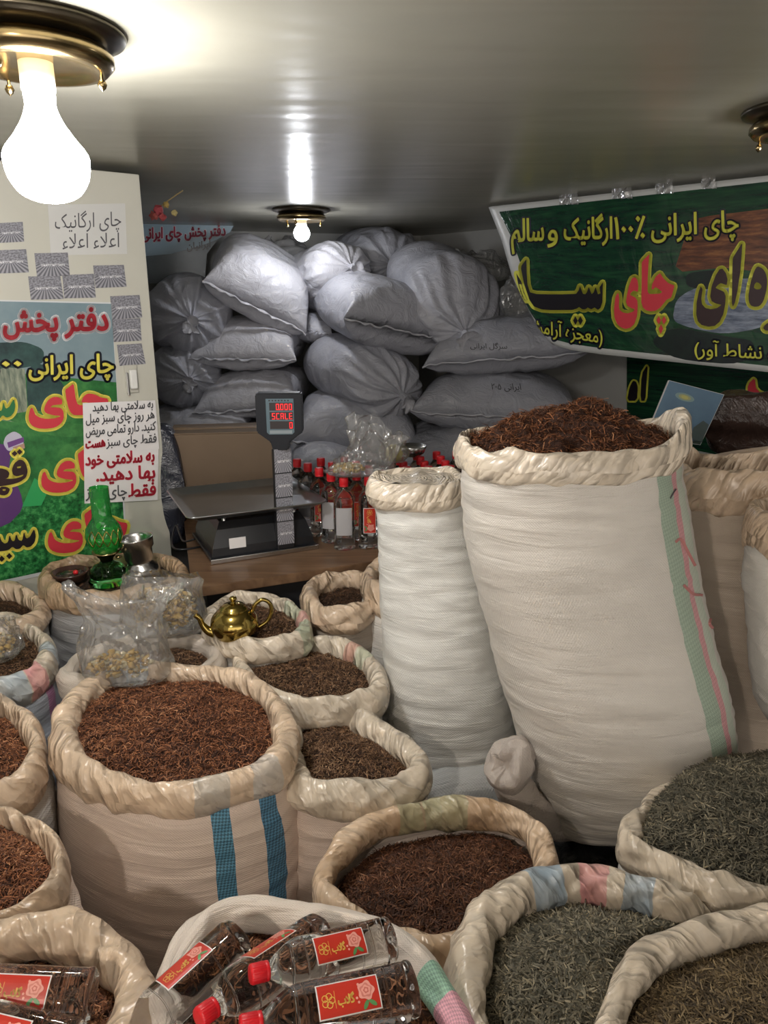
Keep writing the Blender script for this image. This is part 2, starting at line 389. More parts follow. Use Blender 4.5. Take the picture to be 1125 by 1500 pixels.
def tea_heap(name, label, L, inset, zt, heap, mats, nsh, seed, ln=0.012, wd=0.0014, peak=(0, 0), floor=0.08, power=2.0, group=None, rough=0.006, bend=0.10):
    _bn = bend; R = np.random.RandomState(seed); V = VN(seed + 7)
    n = len(L); N = normals2(L); T = L - N * inset
    T = smooth_closed(T, 3); c = T.mean(0)
    T[:, 2] = 0; c[2] = 0; pk = np.array([peak[0], peak[1]])
    def zf(P, s):
        h = heap * (1 - s ** power)
        return zt + h + rough * V(P[..., 0] * 22, P[..., 1] * 22) + rough * 0.6 * V(P[..., 0] * 60, P[..., 1] * 60)
    ss = np.linspace(1, 0.02, 26); G = np.zeros((len(ss), n, 3))
    for j, s in enumerate(ss):
        G[j] = c + (T - c) * s; G[j, :, :2] += pk * (1 - s); G[j, :, 2] = zf(G[j], s)
    F, uvi = gridfaces(len(ss), n, True)
    verts = [G.reshape(-1, 3)]; faces = [F]; mi = [np.zeros(len(F), int)]
    top = list(range((len(ss) - 1) * n, len(ss) * n))
    # a closed underside so that the heap is a body
    B = T.copy(); B[:, 2] = zt - floor; verts.append(B); o = len(ss) * n
    i = np.arange(n); i2 = (i + 1) % n
    faces.append(np.stack([i2, i, o + i, o + i2], -1)); mi.append(np.zeros(n, int))
    # shreds
    s = np.sqrt(R.rand(nsh)) * 0.985; t = R.rand(nsh) * n; i = t.astype(int); f = (t - i)[:, None]
    q = T[i % n] * (1 - f) + T[(i + 1) % n] * f
    P = c + (q - c) * s[:, None]; P[:, :2] += pk * (1 - s)[:, None]; P[:, 2] = zf(P, s) + R.rand(nsh) * 0.004
    yaw = R.rand(nsh) * 2 * PI; pit = (R.rand(nsh) - 0.35) * 0.95
    l = ln * (0.45 + R.rand(nsh) ** 2 * 1.5); d = np.stack([np.cos(yaw) * np.cos(pit), np.sin(yaw) * np.cos(pit), np.sin(pit)], -1)
    sd = np.stack([-np.sin(yaw), np.cos(yaw), (R.rand(nsh) - .5) * 1.2], -1) * (wd * (0.6 + R.rand(nsh)))[:, None] * 0.5
    bend = np.stack([R.randn(nsh), R.randn(nsh), np.abs(R.randn(nsh))], -1) * (l * _bn)[:, None]
    up = np.array([0, 0, 1.0]) * 0.6 * wd
    A = P - d * (l / 2)[:, None]; Bm = P + bend + up; C = P + d * (l / 2)[:, None]
    W = np.stack([A - sd, A + sd, Bm - sd * 1.1, Bm + sd * 1.1, C - sd * .6, C + sd * .6], 1).reshape(-1, 3)
    o = len(ss) * n + n; k = o + np.arange(nsh) * 6
    f1 = np.stack([k, k + 1, k + 3, k + 2], -1); f2 = np.stack([k + 2, k + 3, k + 5, k + 4], -1)
    faces += [f1, f2]; mi += [np.ones(nsh, int), np.ones(nsh, int)]; verts.append(W)
    Fl = np.concatenate(faces).tolist() + [top, list(range(len(ss) * n + n - 1, len(ss) * n - 1, -1))]
    ob = mk(name, np.vstack(verts), Fl, mats, None, True, None, np.r_[np.concatenate(mi), 0, 0])
    tag(ob, label, 'tea', group, 'stuff'); return ob

CREAM = (0.90, 0.76, 0.67); WHITE = (0.78, 0.75, 0.70); GREY = (0.60, 0.58, 0.55)
TAN = (0.76, 0.585, 0.425); PALE = (0.76, 0.66, 0.53); TAN2 = (0.50, 0.345, 0.215)
GRN = (0.16, 0.36, 0.20); PNK = (0.68, 0.22, 0.26); BLU = (0.20, 0.36, 0.52); LBL = (0.34, 0.47, 0.58)
sid = [100]
def open_sack(label, pts, h, a=0.032, b=0.042, zf=0.0, body=CREAM, col=TAN, cst=(), bst=(), bul=0.03, amp=0.006, droop=0.35, wr=0.16,
              tea=None, n=280, group='open sacks of tea', coarse=False, tint2=None, clothcollar=False, bmat=None):
    sid[0] += 1; sd = sid[0]
    L, per = catmull(loop_px(pts, h), n)
    c = L.mean(0)
    r = thing('tea_sack', label, 'sack', (c[0], c[1], zf), group)
    # body
    m = 64; v = np.linspace(0, 1, m); N = normals2(smooth_closed(L, 4)); Ls = smooth_closed(L, 5)
    rings = np.zeros((m, n, 3)); zt = L[:, 2] - b * 0.35
    for j, t in enumerate(v):
        o = a * 0.15 + bul * math.sin(PI * min(1, t * 1.05) ** 0.75) - (0.05 * max(0, (t - 0.9) / 0.1) ** 2)
        rings[j] = Ls + N * o; rings[j, :, 2] = zt * (1 - t) + zf * t
    B = body_grid(rings, sd, amp)
    bs = [(cc, hw, k, ch) for (cc, hw, k, ch) in stripes_for(L, per, bst, h)]
    bm = bmat or cloth_mat('woven sack cloth', body, bs)
    grid('body', B[::-1], bm, r, True, per, float(h - zf), cap0=True)
    # collar
    cs = stripes_for(L, per, cst, h)
    C = collar_grid(L, a, b, sd + 50, droop, wr)
    cm = cloth_mat('rolled sack cloth', col, [(x, hh, k, 0.7) for (x, hh, k, _) in cs]) if clothcollar else film_mat('rolled collar lining', col, cs, tint2=tint2)
    C2 = np.concatenate([C, C[:1]], 0)
    grid('collar', C2, cm, r, True, per, 0.25, flip=True)
    if tea:
        mats, lab, drop, heap, nsh = tea[:5]; kw = tea[5] if len(tea) > 5 else {}
        tea_heap('loose_tea', lab, L, a * 0.55, h - b * 0.2 - drop, heap, mats, nsh, sd + 500, **kw)
    return r, L, per

open_sack('large open cream sack of red tea with two blue stripes down its front',
    [(92, 1085), (112, 1032), (160, 998), (232, 990), (310, 992), (372, 1012), (408, 1048), (418, 1095), (395, 1135), (330, 1158), (250, 1168), (170, 1152), (112, 1125)],
    0.58, 0.030, 0.042, 0.0, CREAM, TAN, cst=[(310, 1162, .034, (0.36, 0.38, 0.37), 0), (384, 1140, .03, (0.48, 0.50, 0.50), 0), (205, 992, .03, LBL, 0), (175, 998, .03, LBL, 0)],
    bst=[(318, 1160, 0.0195, (0.15, 0.40, 0.60), 0.40), (384, 1140, 0.019, (0.12, 0.32, 0.52), 0.42)], bul=0.035, amp=0.005, n=360, wr=0.13,
    tea=(RED_TEA, 'heap of reddish tea shreds in the large blue-striped sack', 0.0, 0.035, 15000))
open_sack('open tan sack of brown tea directly right of the large blue-striped sack',
    [(424, 1100), (428, 1052), (455, 1030), (505, 1042), (548, 1072), (590, 1098), (615, 1125), (588, 1152), (530, 1166), (468, 1168), (432, 1150)],
    0.5, 0.034, 0.040, 0.0, CREAM, PALE, bul=0.02, tea=(BROWN_TEA, 'brown tea in the sack right of the large blue-striped sack', 0.005, 0.03, 7000, dict(ln=0.010)))
open_sack('open brown-collared sack of dark red tea in front of the tall leaning sack',
    [(472, 1300), (495, 1250), (545, 1212), (600, 1197), (660, 1188), (730, 1192), (780, 1216), (802, 1262), (795, 1320), (745, 1365), (660, 1392), (580, 1385), (510, 1350)],
    0.47, 0.026, 0.036, 0.0, CREAM, TAN, cst=[(632, 1192, .022, (0.62, 0.25, 0.22), 0), (612, 1195, .05, (0.36, 0.38, 0.24), 0), (650, 1190, .05, (0.36, 0.38, 0.24), 0)], bul=0.01, tint2=(0.42, 0.27, 0.15),
    tea=(DEEP_TEA, 'dark red tea shreds in the brown-collared sack', 0.05, 0.035, 12000, dict(ln=0.013)))
open_sack('pale sack of green tea with blue and pink marks on its collar',
    [(690, 1390), (712, 1342), (765, 1306), (840, 1292), (920, 1302), (985, 1320), (1030, 1352, .50), (1000, 1405, .46), (955, 1460, .46), (930, 1530, .46), (880, 1600, .48), (790, 1610), (720, 1570), (688, 1515), (680, 1450)],
    0.55, 0.030, 0.040, 0.0, WHITE, PALE, cst=[(865, 1296, .026, PNK, 0), (795, 1298, .035, BLU, 0), (935, 1306, .028, BLU, 0)], bul=0.02, n=260,
    tea=(GREEN_TEA, 'dry green tea in the sack with blue and pink collar marks', 0.03, 0.05, 13000, dict(ln=0.017, wd=0.0019, bend=.03)))
open_sack('open sack of green tea at the right edge in front of the tall leaning sack',
    [(922, 1235), (931, 1202), (960, 1178, .50), (1012, 1156, .46), (1080, 1140, .46), (1150, 1134, .47), (1230, 1160), (1262, 1220), (1215, 1290), (1150, 1318), (1085, 1312), (1020, 1292), (960, 1262)],
    0.53, 0.022, 0.034, 0.0, WHITE, PALE, bul=0.01, wr=0.3, n=260,
    tea=(GREEN_TEA, 'dry green tea in the sack at the right edge', -0.01, 0.06, 13000, dict(ln=0.018, wd=0.0019, bend=.03)))
open_sack('open sack of brownish green tea in the bottom right corner',
    [(890, 1510), (915, 1445), (955, 1400), (1010, 1374), (1070, 1360), (1130, 1345), (1240, 1350), (1320, 1425), (1310, 1560), (1200, 1680), (1020, 1700), (915, 1630), (880, 1560)],
    0.6, 0.024, 0.034, 0.0, WHITE, PALE, bul=0.01, wr=0.16,
    tea=(MIX_TEA, 'brownish green tea in the bottom right corner sack', 0.03, 0.045, 11000, dict(ln=0.016, wd=0.0018, bend=.04)))
open_sack('open white woven sack at the bottom with rosewater bottles lying on its tea',
    [(240, 1450), (262, 1398), (302, 1352), (350, 1332), (420, 1338), (500, 1348), (560, 1372), (612, 1412), (650, 1462), (682, 1525), (660, 1620), (560, 1700), (400, 1710), (275, 1650), (232, 1560)],
    0.6, 0.022, 0.028, 0.0, (0.78, 0.69, 0.62), (0.80, 0.71, 0.63), cst=[(640, 1450, .026, (0.36, 0.60, 0.46), 0), (668, 1490, .026, (0.80, 0.42, 0.51), 0)], bul=0.01, wr=0.12, clothcollar=True,
    tea=(RED_TEA, 'red tea under the bottles in the white woven sack', 0.03, 0.02, 7000))
open_sack('open tan sack in the bottom left corner with two bottles lying on its tea',
    [(-120, 1450), (-60, 1395), (10, 1378), (90, 1373), (150, 1390), (190, 1428), (200, 1485), (175, 1560), (100, 1640), (-40, 1650), (-130, 1560)],
    0.6, 0.034, 0.040, 0.0, CREAM, TAN, bul=0.015, tea=(RED_TEA, 'red tea in the bottom left corner sack', 0.03, 0.02, 6000))
open_sack('open sack of red tea at the left edge above the bottom left corner sack',
    [(-120, 1290), (-90, 1226), (-20, 1200), (36, 1212), (82, 1250), (84, 1305), (40, 1345), (-40, 1362), (-112, 1340)],
    0.57, 0.016, 0.05, 0.0, CREAM, TAN, bul=0.035, wr=0.2, droop=0.6, tea=(RED_TEA, 'red tea in the sack above the bottom left corner sack', 0.0, 0.03, 6000))
open_sack('open tan sack of red tea at the left edge beside the large blue-striped sack',
    [(-130, 1100), (-90, 1055), (-20, 1034), (25, 1048), (52, 1085), (50, 1125), (15, 1160), (-50, 1174), (-115, 1145)],
    0.56, 0.026, 0.052, 0.0, GREY, TAN, bul=0.03, droop=0.5, tea=(RED_TEA, 'red tea in the left edge sack beside the large sack', 0.0, 0.03, 6000))
open_sack('open sack at the left edge with pale blue and pink stripes on its collar',
    [(-70, 950), (-40, 922), (10, 914), (50, 928), (70, 952), (60, 985), (22, 1008), (-30, 1018), (-62, 990)],
    0.56, 0.026, 0.040, 0.0, (0.42, 0.46, 0.52), PALE, cst=[(68, 960, .035, LBL, 0), (45, 995, .028, PNK, 0), (15, 1010, .035, LBL, 0)],
    bst=[(62, 985, .02, (0.5, 0.25, 0.42), 0.7)], bul=0.02, tea=(BROWN_TEA, 'brown tea in the sack with blue and pink collar stripes', 0.01, 0.03, 5000))
open_sack('small open tan sack of dark tea at the left edge below the poster',
    [(-50, 893), (-25, 872), (20, 870), (52, 884), (60, 903), (35, 922), (-10, 926), (-42, 913)],
    0.56, 0.028, 0.042, 0.0, GREY, TAN, bul=0.02, tea=(DARK_TEA, 'dark tea in the small left sack below the poster', 0.01, 0.02, 3500))
sk13, L13, _ = open_sack('tan-collared sack under the poster holding the green lamp and the metal cup',
    [(68, 850), (95, 834), (145, 826), (205, 822), (252, 830), (268, 848), (250, 868), (200, 880), (130, 884), (84, 873)],
    0.62, 0.030, 0.044, 0.0, (0.45, 0.45, 0.46), TAN2, bul=0.02, tint2=(0.36, 0.26, 0.17), tea=(DARK_TEA, 'tea hidden under the lamp and cup in the tan-collared sack', -0.005, 0.0, 2500))
open_sack('open white woven sack behind the large sack holding clear bags of flowers',
    [(98, 995), (115, 972), (155, 955), (220, 946), (278, 942), (312, 955), (318, 975), (290, 992), (210, 1000), (130, 1005)],
    0.56, 0.026, 0.036, 0.0, CREAM, (0.62, 0.55, 0.48), bul=0.02, wr=0.18, clothcollar=True, tea=(BROWN_TEA, 'brown tea beside the clear bags of flowers', 0.005, 0.02, 4500))
open_sack('open sack of brown tea holding the golden teapot below the counter',
    [(310, 915), (320, 893), (352, 882), (400, 886), (436, 903), (448, 925), (430, 942), (372, 950), (322, 938)],
    0.61, 0.026, 0.042, 0.0, GREY, PALE, cst=[(446, 915, .03, (0.62, 0.28, 0.26), 0), (436, 903, .05, (0.35, 0.45, 0.32), 0), (448, 930, .05, (0.35, 0.45, 0.32), 0)], bul=0.01,
    tea=(BROWN_TEA, 'brown tea around the golden teapot', 0.0, 0.025, 5000, dict(ln=0.011)))
open_sack('open sack of dark brown tea in the middle with a red and green collar mark',
    [(352, 975), (378, 957), (430, 948), (490, 953), (532, 970), (556, 998), (545, 1026), (490, 1038), (420, 1038), (368, 1015)],
    0.55, 0.026, 0.042, 0.0, GREY, PALE, cst=[(518, 965, .022, (0.62, 0.28, 0.22), 0), (537, 975, .028, (0.35, 0.42, 0.3), 0)], bul=0.01,
    tea=(BROWN_TEA, 'dark brown tea in the middle sack below the teapot sack', 0.0, 0.025, 8000, dict(ln=0.011)))
open_sack('small open sack of dark tea under the right end of the counter',
    [(452, 872), (470, 855), (510, 849), (545, 856), (553, 880), (530, 898), (482, 902), (458, 890)],
    0.62, 0.028, 0.040, 0.0, (0.5, 0.43, 0.36), TAN, bul=0.015, tea=(DARK_TEA, 'dark tea in the small sack under the counter end', 0.02, 0.01, 2500))
open_sack('white sack with thick rolled collar half hidden left of the middle tall sack',
    [(540, 852), (552, 838), (590, 832), (640, 846), (645, 870), (600, 884), (562, 880), (543, 867)],
    0.66, 0.028, 0.050, 0.0, WHITE, TAN, bul=0.03, tea=(DARK_TEA, 'dark tea in the half hidden white sack', 0.03, 0.0, 800))

# ------------------------------------------------------------------ tall standing sacks
def ring3(cx, cy, hw, y, dr=0.85, n=240, tilt=0.0, yaw=0.0):
    """an ellipse around the point of the photo at world depth y"""
    c = UY(cx, cy, y); r = hw * np.linalg.norm(np.array([0, CT * (y - 0), 0])) / FPX
    zc = (c[1]) * CT - (c[2] - CAMZ) * ST; r = hw * zc / FPX
    t = np.linspace(0, 2 * PI, n, endpoint=False) + yaw
    e = 2.35
    k = (np.abs(np.cos(t)) ** e + np.abs(np.sin(t)) ** e) ** (-1 / e)
    P = np.stack([c[0] - r * k * np.cos(t), c[1] - r * dr * k * np.sin(t), np.full(n, c[2])], -1)
    P[:, 2] += tilt * (P[:, 0] - c[0])
    return P
def tall_sack(label, rings, seed, body, cst=(), stripes=(), amp=0.005, dr=0.85, a=0.022, b=0.04, col=TAN, tea=None, tilt=0.0, wr=0.2, ctop=None, marks=None, droop=0.4, tint2=None):
    n = 260; K = np.array([[cx, cy, hw, y] for (cx, cy, hw, y) in rings], float)
    D = catmull_open(K, 110)
    R = np.stack([ring3(*d[:3], d[3], dr, n, tilt * max(0, 1 - i / 60)) for i, d in enumerate(D)])
    r = thing('tall_tea_sack', label, 'sack', (R[-1, :, 0].mean(), R[-1, :, 1].mean(), R[-1, :, 2].min()), 'tall standing sacks')
    B = body_grid(R, seed, amp, 30)
    per = np.linalg.norm(np.roll(R[30], -1, 0) - R[30], axis=1).sum()
    ht = R[0, :, 2].mean() - R[-1, :, 2].mean()
    bo = grid('body', B[::-1], cloth_mat('tall sack cloth', body, [(f * per, hw, c, k) for (f, hw, c, k) in stripes], dirt=0.45), r, True, per, ht, cap0=True)
    L = R[0].copy(); L[:, 2] += b * 0.6
    if ctop is not None: L[:, 2] += ctop(np.arange(n) / n)
    C = collar_grid(L, a, b, seed + 3, droop, wr, 32, 0.45)
    grid('collar', np.concatenate([C, C[:1]], 0), film_mat('tall sack collar', col, [(f * per, hw, c, 0) for (f, hw, c) in cst], tint2=tint2), r, True, per, 0.25, flip=True)
    if tea: tea_heap('loose_tea', tea[1], L, a * 0.4, L[:, 2].mean() - b * 0.3 - tea[2], tea[3], tea[0], tea[4], seed + 9, **tea[5])
    return r, R, bo
tall, RT, tall_body = tall_sack('tall leaning white sack heaped with red tea, green and pink stripe down it',
    [(832, 668, 156, 1.70), (835, 720, 160, 1.70), (845, 800, 163, 1.69), (868, 900, 160, 1.69), (890, 985, 162, 1.68), (908, 1060, 158, 1.68), (915, 1115, 144, 1.67), (905, 1165, 112, 1.66), (880, 1196, 78, 1.65), (862, 1210, 50, 1.65)],
    21, (0.72, 0.68, 0.625), stripes=[(0.362, 0.024, (0.36, 0.45, 0.36), 0.85), (0.402, 0.022, (0.52, 0.58, 0.49), 0.9), (0.383, 0.010, (0.62, 0.31, 0.33), 0.85)],
    dr=0.72, a=0.016, b=0.034, col=PALE, tilt=0.05, wr=0.2, ctop=lambda u: 0.055 * np.exp(-((u - 0.485) / 0.07) ** 2) + 0.012 * np.exp(-((u - 0.02) / 0.05) ** 2), amp=0.0048,
    tea=(RED_TEA, 'heap of red tea piled on the tall leaning sack', -0.005, 0.10, 9000, dict(power=1.2, peak=(0.05, 0.05), rough=0.016, ln=0.02)))
mid, RM, _ = tall_sack('tall narrow white sack with a folded tan top left of the leaning sack',
    [(612, 722, 66, 1.98), (618, 740, 71, 1.98), (630, 800, 76, 1.98), (640, 870, 82, 1.97), (648, 940, 88, 1.96), (657, 1010, 92, 1.95), (660, 1060, 92, 1.94), (660, 1090, 84, 1.93), (660, 1108, 62, 1.92)],
    33, (0.80, 0.80, 0.77), dr=0.8, a=0.022, b=0.034, col=PALE, wr=0.15, amp=0.0048,
    tea=None)
# marker strokes on its right side
_bt = BVHTree.FromPolygons([tall.matrix_basis @ v.co for v in tall_body.data.vertices], [q.vertices[:] for q in tall_body.data.polygons])
def strokes(name, lst, mat, r=0.0022):
    V, F = [], []
    for st in lst:
        q = catmull_open(np.array(st, float), 24); prev = None
        for k, a in enumerate(q):
            d = Vector(ray(*a)).normalized(); h = _bt.ray_cast(Vector(ORG), d)
            if h[0] is None: prev = None; continue
            nr = h[1] if h[1].dot(d) < 0 else -h[1]; a2 = q[min(k + 1, 23)] - q[max(k - 1, 0)]
            side = (Vector(UY(a[0] + a2[1], a[1] - a2[0], 1.5)) - Vector(UY(a[0], a[1], 1.5))).normalized(); b = h[0] + nr * 0.0025
            V += [b - side * r, b + side * r]
            if prev is not None: F.append([prev, prev + 1, len(V) - 1, len(V) - 2])
            prev = len(V) - 2
    mk(name, local(tall, np.array([list(v) for v in V])), F, mat, tall, False)
for _st in ([[(988, 794), (996, 790), (1006, 808), (1017, 829)], [(1000, 856), (1013, 869), (1028, 872)], [(1040, 905), (1038, 914), (1043, 921)]]): strokes('marker_stroke', [_st], simple('faded red marker', (0.42, 0.17, 0.16), 0.6), 0.0032)
strokes('pen_stroke', [[(980.5, 730), (985, 722), (989, 716)]], simple('faded black pen', (0.06, 0.05, 0.06), 0.6), 0.0016)
# its mouth is folded shut: a crumpled cloth lid inside the collar
Lm = RM[0].copy(); cM = Lm.mean(0); vn = VN(77); lid = np.stack([cM + (Lm - cM) * s for s in np.linspace(1, 0.0, 20)])
lid[:, :, 2] += 0.045 + 0.01 * vn(lid[:, :, 0] * 30, lid[:, :, 1] * 18)
grid('folded_top', lid, film_mat('folded top lining', PALE), mid, True, 1, 1)
wide, RW, _ = tall_sack('wide brownish tall sack at the right edge behind the leaning sack',
    [(1128, 686, 152, 2.05), (1124, 725, 158, 2.05), (1124, 800, 158, 2.05), (1128, 900, 156, 2.04), (1130, 1000, 150, 2.03), (1130, 1080, 130, 2.02), (1130, 1115, 90, 2.0)],
    45, (0.60, 0.50, 0.40), dr=0.8, a=0.022, b=0.05, col=TAN, tilt=0.17, wr=0.18, amp=0.005, droop=0.5, ctop=lambda u: -0.085 * np.exp(-((u - 0.72) / 0.14) ** 2),
    tea=(DARK_TEA, 'dark tea in the wide brownish sack at the right edge', 0.07, 0.02, 2500, {}))
edge, RE, _ = tall_sack('white sack with a tan rolled collar cut off by the right edge',
    [(1200, 790, 90, 1.62), (1205, 840, 104, 1.62), (1212, 940, 108, 1.62), (1216, 1030, 100, 1.62), (1216, 1080, 70, 1.62)],
    51, (0.8, 0.78, 0.74), dr=0.8, a=0.024, b=0.05, col=TAN, wr=0.2, amp=0.005,
    tea=(DARK_TEA, 'dark tea in the white sack cut off by the right edge', 0.03, 0.0, 800, {}))

# ------------------------------------------------------------------ closed bags
def bagmat(name, c, rough=0.36):
    nb = NB(name); ob = nb.coord(); f = nb.noise(ob, 4, 3)
    col = nb.mix(f, tuple(x * 0.9 for x in c), tuple(min(1, x * 1.08) for x in c))
    n1 = nb.noise(ob, 9, 5, 0.62, 1.6)
    nv = nb.n('ShaderNodeTexNoise', {'Vector': ob, 'Scale': 5.0, 'Detail': 3.0}).outputs['Color']
    wv = nb.n('ShaderNodeVectorMath', {0: nb.mapped(ob, (7, 7, 13)), 1: nv}, operation='ADD').outputs[0]
    vo = nb.n('ShaderNodeTexVoronoi', {'Vector': wv, 'Scale': 1.3}, feature='F1').outputs['Distance']
    nb.set(nb.b, 'Normal', nb.bump(nb.math('ADD', n1, nb.math('MULTIPLY', vo, 0.3)), 0.55, 0.03))
    return nb.base(col, nb.math('MULTIPLY_ADD', f, 0.2, rough - 0.1), 0, Specular_IOR_Level=0.5)
BAGS = [bagmat('silver grey bag', (0.37, 0.375, 0.42)), bagmat('pale grey bag', (0.45, 0.45, 0.49)), bagmat('dull grey bag', (0.29, 0.295, 0.33))]
def xf(P, c, rot):
    A = np.array(Euler([math.radians(x) for x in rot], 'XYZ').to_matrix()); return P @ A.T + np.asarray(c)
def pillow(label, c, size, rot, seed, mat=0, seam=(-1,), group='grey bags stacked at the back', name='grain_bag', ears=0.10, sag=0.0, wr=1.0, zflat=0.0):
    """flat-seamed bag: local x width, y length (seam at y=-1 faces the viewer at rot 0), z thickness"""
    W, Ln, T = size; V = VN(seed); n = 120; m = 90
    t = np.linspace(0, 2 * PI, n, endpoint=False); v = np.linspace(-1, 1, m)
    P = np.zeros((m, n, 3))
    for j, y in enumerate(v):
        pin = (1 - abs(y) ** 5.0) ** 0.55 if True else 1
        if y > 0 and 1 not in seam: pin = (1 - abs(y) ** 3.0) ** 0.5
        e = 2.6; ct, st = np.cos(t), np.sin(t)
        k = (np.abs(ct) ** e + np.abs(st) ** e) ** (-1 / e)
        wx = W / 2 * (0.93 + ears * abs(y) ** 6)
        if y > 0 and 1 not in seam: wx *= (1 - 0.25 * y ** 4)
        x = wx * k * ct; z = T / 2 * pin * k * st
        z = np.where(z < 0, z * 0.8, z) - zflat * T * (abs(y) ** 4) * (1 if y < 0 else 0)
        yy = y * Ln / 2 * (1 - 0.06 * (1 - np.abs(ct) ** 2))
        # wrinkles that run in from the seam
        nr = 0.011 * wr * abs(y) ** 2 * ridge(V(x * 14 + 40, 0 * x + 3 + y * 1.5 + np.sign(st) * 7)) + 0.012 * wr * V(x * 6 + 20, yy * 5 + np.sign(st) * 11 + 30) + 0.006 * wr * ridge(V(x * 10 + yy * 6 + 20, yy * 9 - x * 5 + np.sign(st) * 3 + 50))
        P[j, :, 0] = x; P[j, :, 1] = yy; P[j, :, 2] = z + nr * np.where(st > 0, 1, -1) * pin - sag * (x / W) ** 2
    r = thing(name, label, 'bag', c, group)
    bo = grid('body', xf(P, c, rot), BAGS[mat] if isinstance(mat, int) else mat, r, True, W * 2, Ln, cap0=True, cap1=True)
    for s in seam:
        x = np.linspace(-1, 1, 90); row = P[0 if s < 0 else m - 1]
        wx = W / 2 * (0.93 + ears)
        wob = 0.008 * V(x * 7 + 60, 0 * x + 5); ctr = np.stack([x * wx, np.full(90, s * Ln / 2 * 0.98) , -zflat * T * (1 if s < 0 else 0) + wob - sag * (x * wx / W) ** 2], -1)
        q = []
        for (dy, dz) in ((0, .004), (0.022 * s, .006 ), (0.026 * s, 0), (0.022 * s, -.004), (0, -.004)):
            k = ctr.copy(); k[:, 1] += dy + 0.01 * V(x * 9, 0 * x + 9) * (1 if dy else 0); k[:, 2] += dz + (0.008 * V(x * 12 + 9, 0 * x + 2) if dy else 0); q.append(k)
        so = grid('seam', xf(np.stack(q), c, rot), BAGS[1], r, False)
    return r, bo
def tied(label, c, rad, Ln, rot, seed, mat=0, squash=0.85, group='grey bags stacked at the back', name='grain_bag', both=False, knot=True, off=(0, 0)):
    """bag gathered and tied at its mouth: axis along local y, the tie at -y"""
    V = VN(seed); n = 200
    prof = [(0.05, -1.04), (0.10, -0.99), (0.30, -0.955), (0.55, -0.90), (0.76, -0.80), (0.90, -0.64), (0.98, -0.40), (1.0, 0.0), (0.98, 0.4), (0.9, 0.68), (0.7, 0.88), (0.35, 0.98), (0.05, 1.0)]
    pr = catmull_open(np.array(prof), 90); t = np.linspace(0, 2 * PI, n, endpoint=False); U = np.arange(n) / n
    P = np.zeros((90, n, 3))
    for j, (r0, y0) in enumerate(pr):
        g = np.clip((-y0 - 0.25) / 0.6, 0, 1)
        g2 = np.clip((y0 - 0.45) / 0.5, 0, 1) if both else 0
        pleat = ridge(V(U * 19 + 0.6 * V(0 * U + y0 * 2, U * 3, None), 0 * U + y0 * 1.2, 19)) * 0.6 + 0.7 * V(U * 34, 0 * U + y0 * 2 + 9, 34)
        r = rad * r0 * (1 + 0.17 * max(g, g2) * pleat + 0.05 * V(U * 5, 0 * U + y0 * 2.5, 5) + 0.02 * ridge(V(U * 11, 0 * U + y0 * 6, 11)))
        P[j, :, 0] = r * np.cos(t) + off[0] * g ** 2 * rad; P[j, :, 2] = r * np.sin(t) * squash + off[1] * g ** 2 * rad
        P[j, :, 1] = y0 * Ln / 2 + 0.012 * g * V(U * 30, 0 * U + 4, 30)
    r_ = thing(name, label, 'bag', c, group)
    bo = grid('body', xf(P, c, rot), BAGS[mat], r_, True, rad * 6, Ln, flip=True, cap0=True, cap1=True)
    if knot:   # the gathered neck, frilled
        nk = []
        for j in range(14):
            f = j / 13; rr = rad * (0.075 + 0.10 * f ** 2) * (1 + 0.45 * f * V(U * 15, 0 * U + f * 2, 15))
            yy = -Ln / 2 * 1.0 - 0.075 * f * math.sin(f * 1.9)
            nk.append(np.stack([rr * np.cos(t) + off[0] * rad, np.full(n, yy) + 0.012 * f * V(U * 9, 0 * U + 2, 9), rr * np.sin(t) + off[1] * rad - 0.03 * f * f], -1))
        nk += [q * 1.0 for q in nk[::-1][:1]]
        for q in (0.6, 0.2):
            k = nk[13].copy(); k = k.mean(0) + (k - k.mean(0)) * q; k[:, 1] += 0.02 * (1 - q); nk.append(k)
        grid('tied_neck', xf(np.stack(nk), c, rot), BAGS[1], r_, True, flip=True, cap0=True, cap1=True)
    return r_, bo
GB = 'grey bags stacked at the back'
def C3(px, py, y): return UY(px, py, y)
tied('round grey bag tied at the front, upper of two beside the door panel', C3(275, 460, 4.95), 0.262, 0.85, (3, 0, 17), 1, 0, 0.96)
tied('round grey bag tied at the front, lower of two beside the door panel', C3(271, 550, 4.95), 0.235, 0.85, (-3, 0, 18), 2, 0, 0.9)
pillow('big pale bag slumped at the top left with a slanting seam', C3(381, 412, 4.98), (0.66, 0.78, 0.44), (18, 27, 17), 3, 1, zflat=0.14)
pillow('pale pillow shaped bag under the slumped top left bag', C3(378, 502, 5.02), (0.62, 0.90, 0.33), (2, 1, -3), 4, 1, zflat=0.18, ears=0.14)
pillow('pale pillow shaped bag with drooping seam above the cardboard box', C3(382, 569, 4.95), (0.62, 0.90, 0.31), (2, -3, -4), 5, 1, zflat=0.22, ears=0.14)
pillow('flat bag with a loose torn edge lowest at the left of the stack', C3(292, 612, 4.8), (0.72, 0.70, 0.20), (2, -2, 3), 6, 1, zflat=0.1)
tied('crinkled pale bag at the top just right below the far lamp', C3(474, 410, 5.15), 0.245, 0.8, (-10, -8, 32), 7, 1, 0.88, both=True)
tied('dull grey bag highest behind the top of the stack', C3(548, 382, 5.6), 0.30, 0.8, (6, 0, 20), 8, 2, 0.74, knot=False)
pillow('boxy grey bag with a pointed corner in the middle of the stack', C3(553, 462, 4.80), (0.74, 0.70, 0.46), (10, 12, 30), 9, 0, zflat=0.06, ears=0.16)
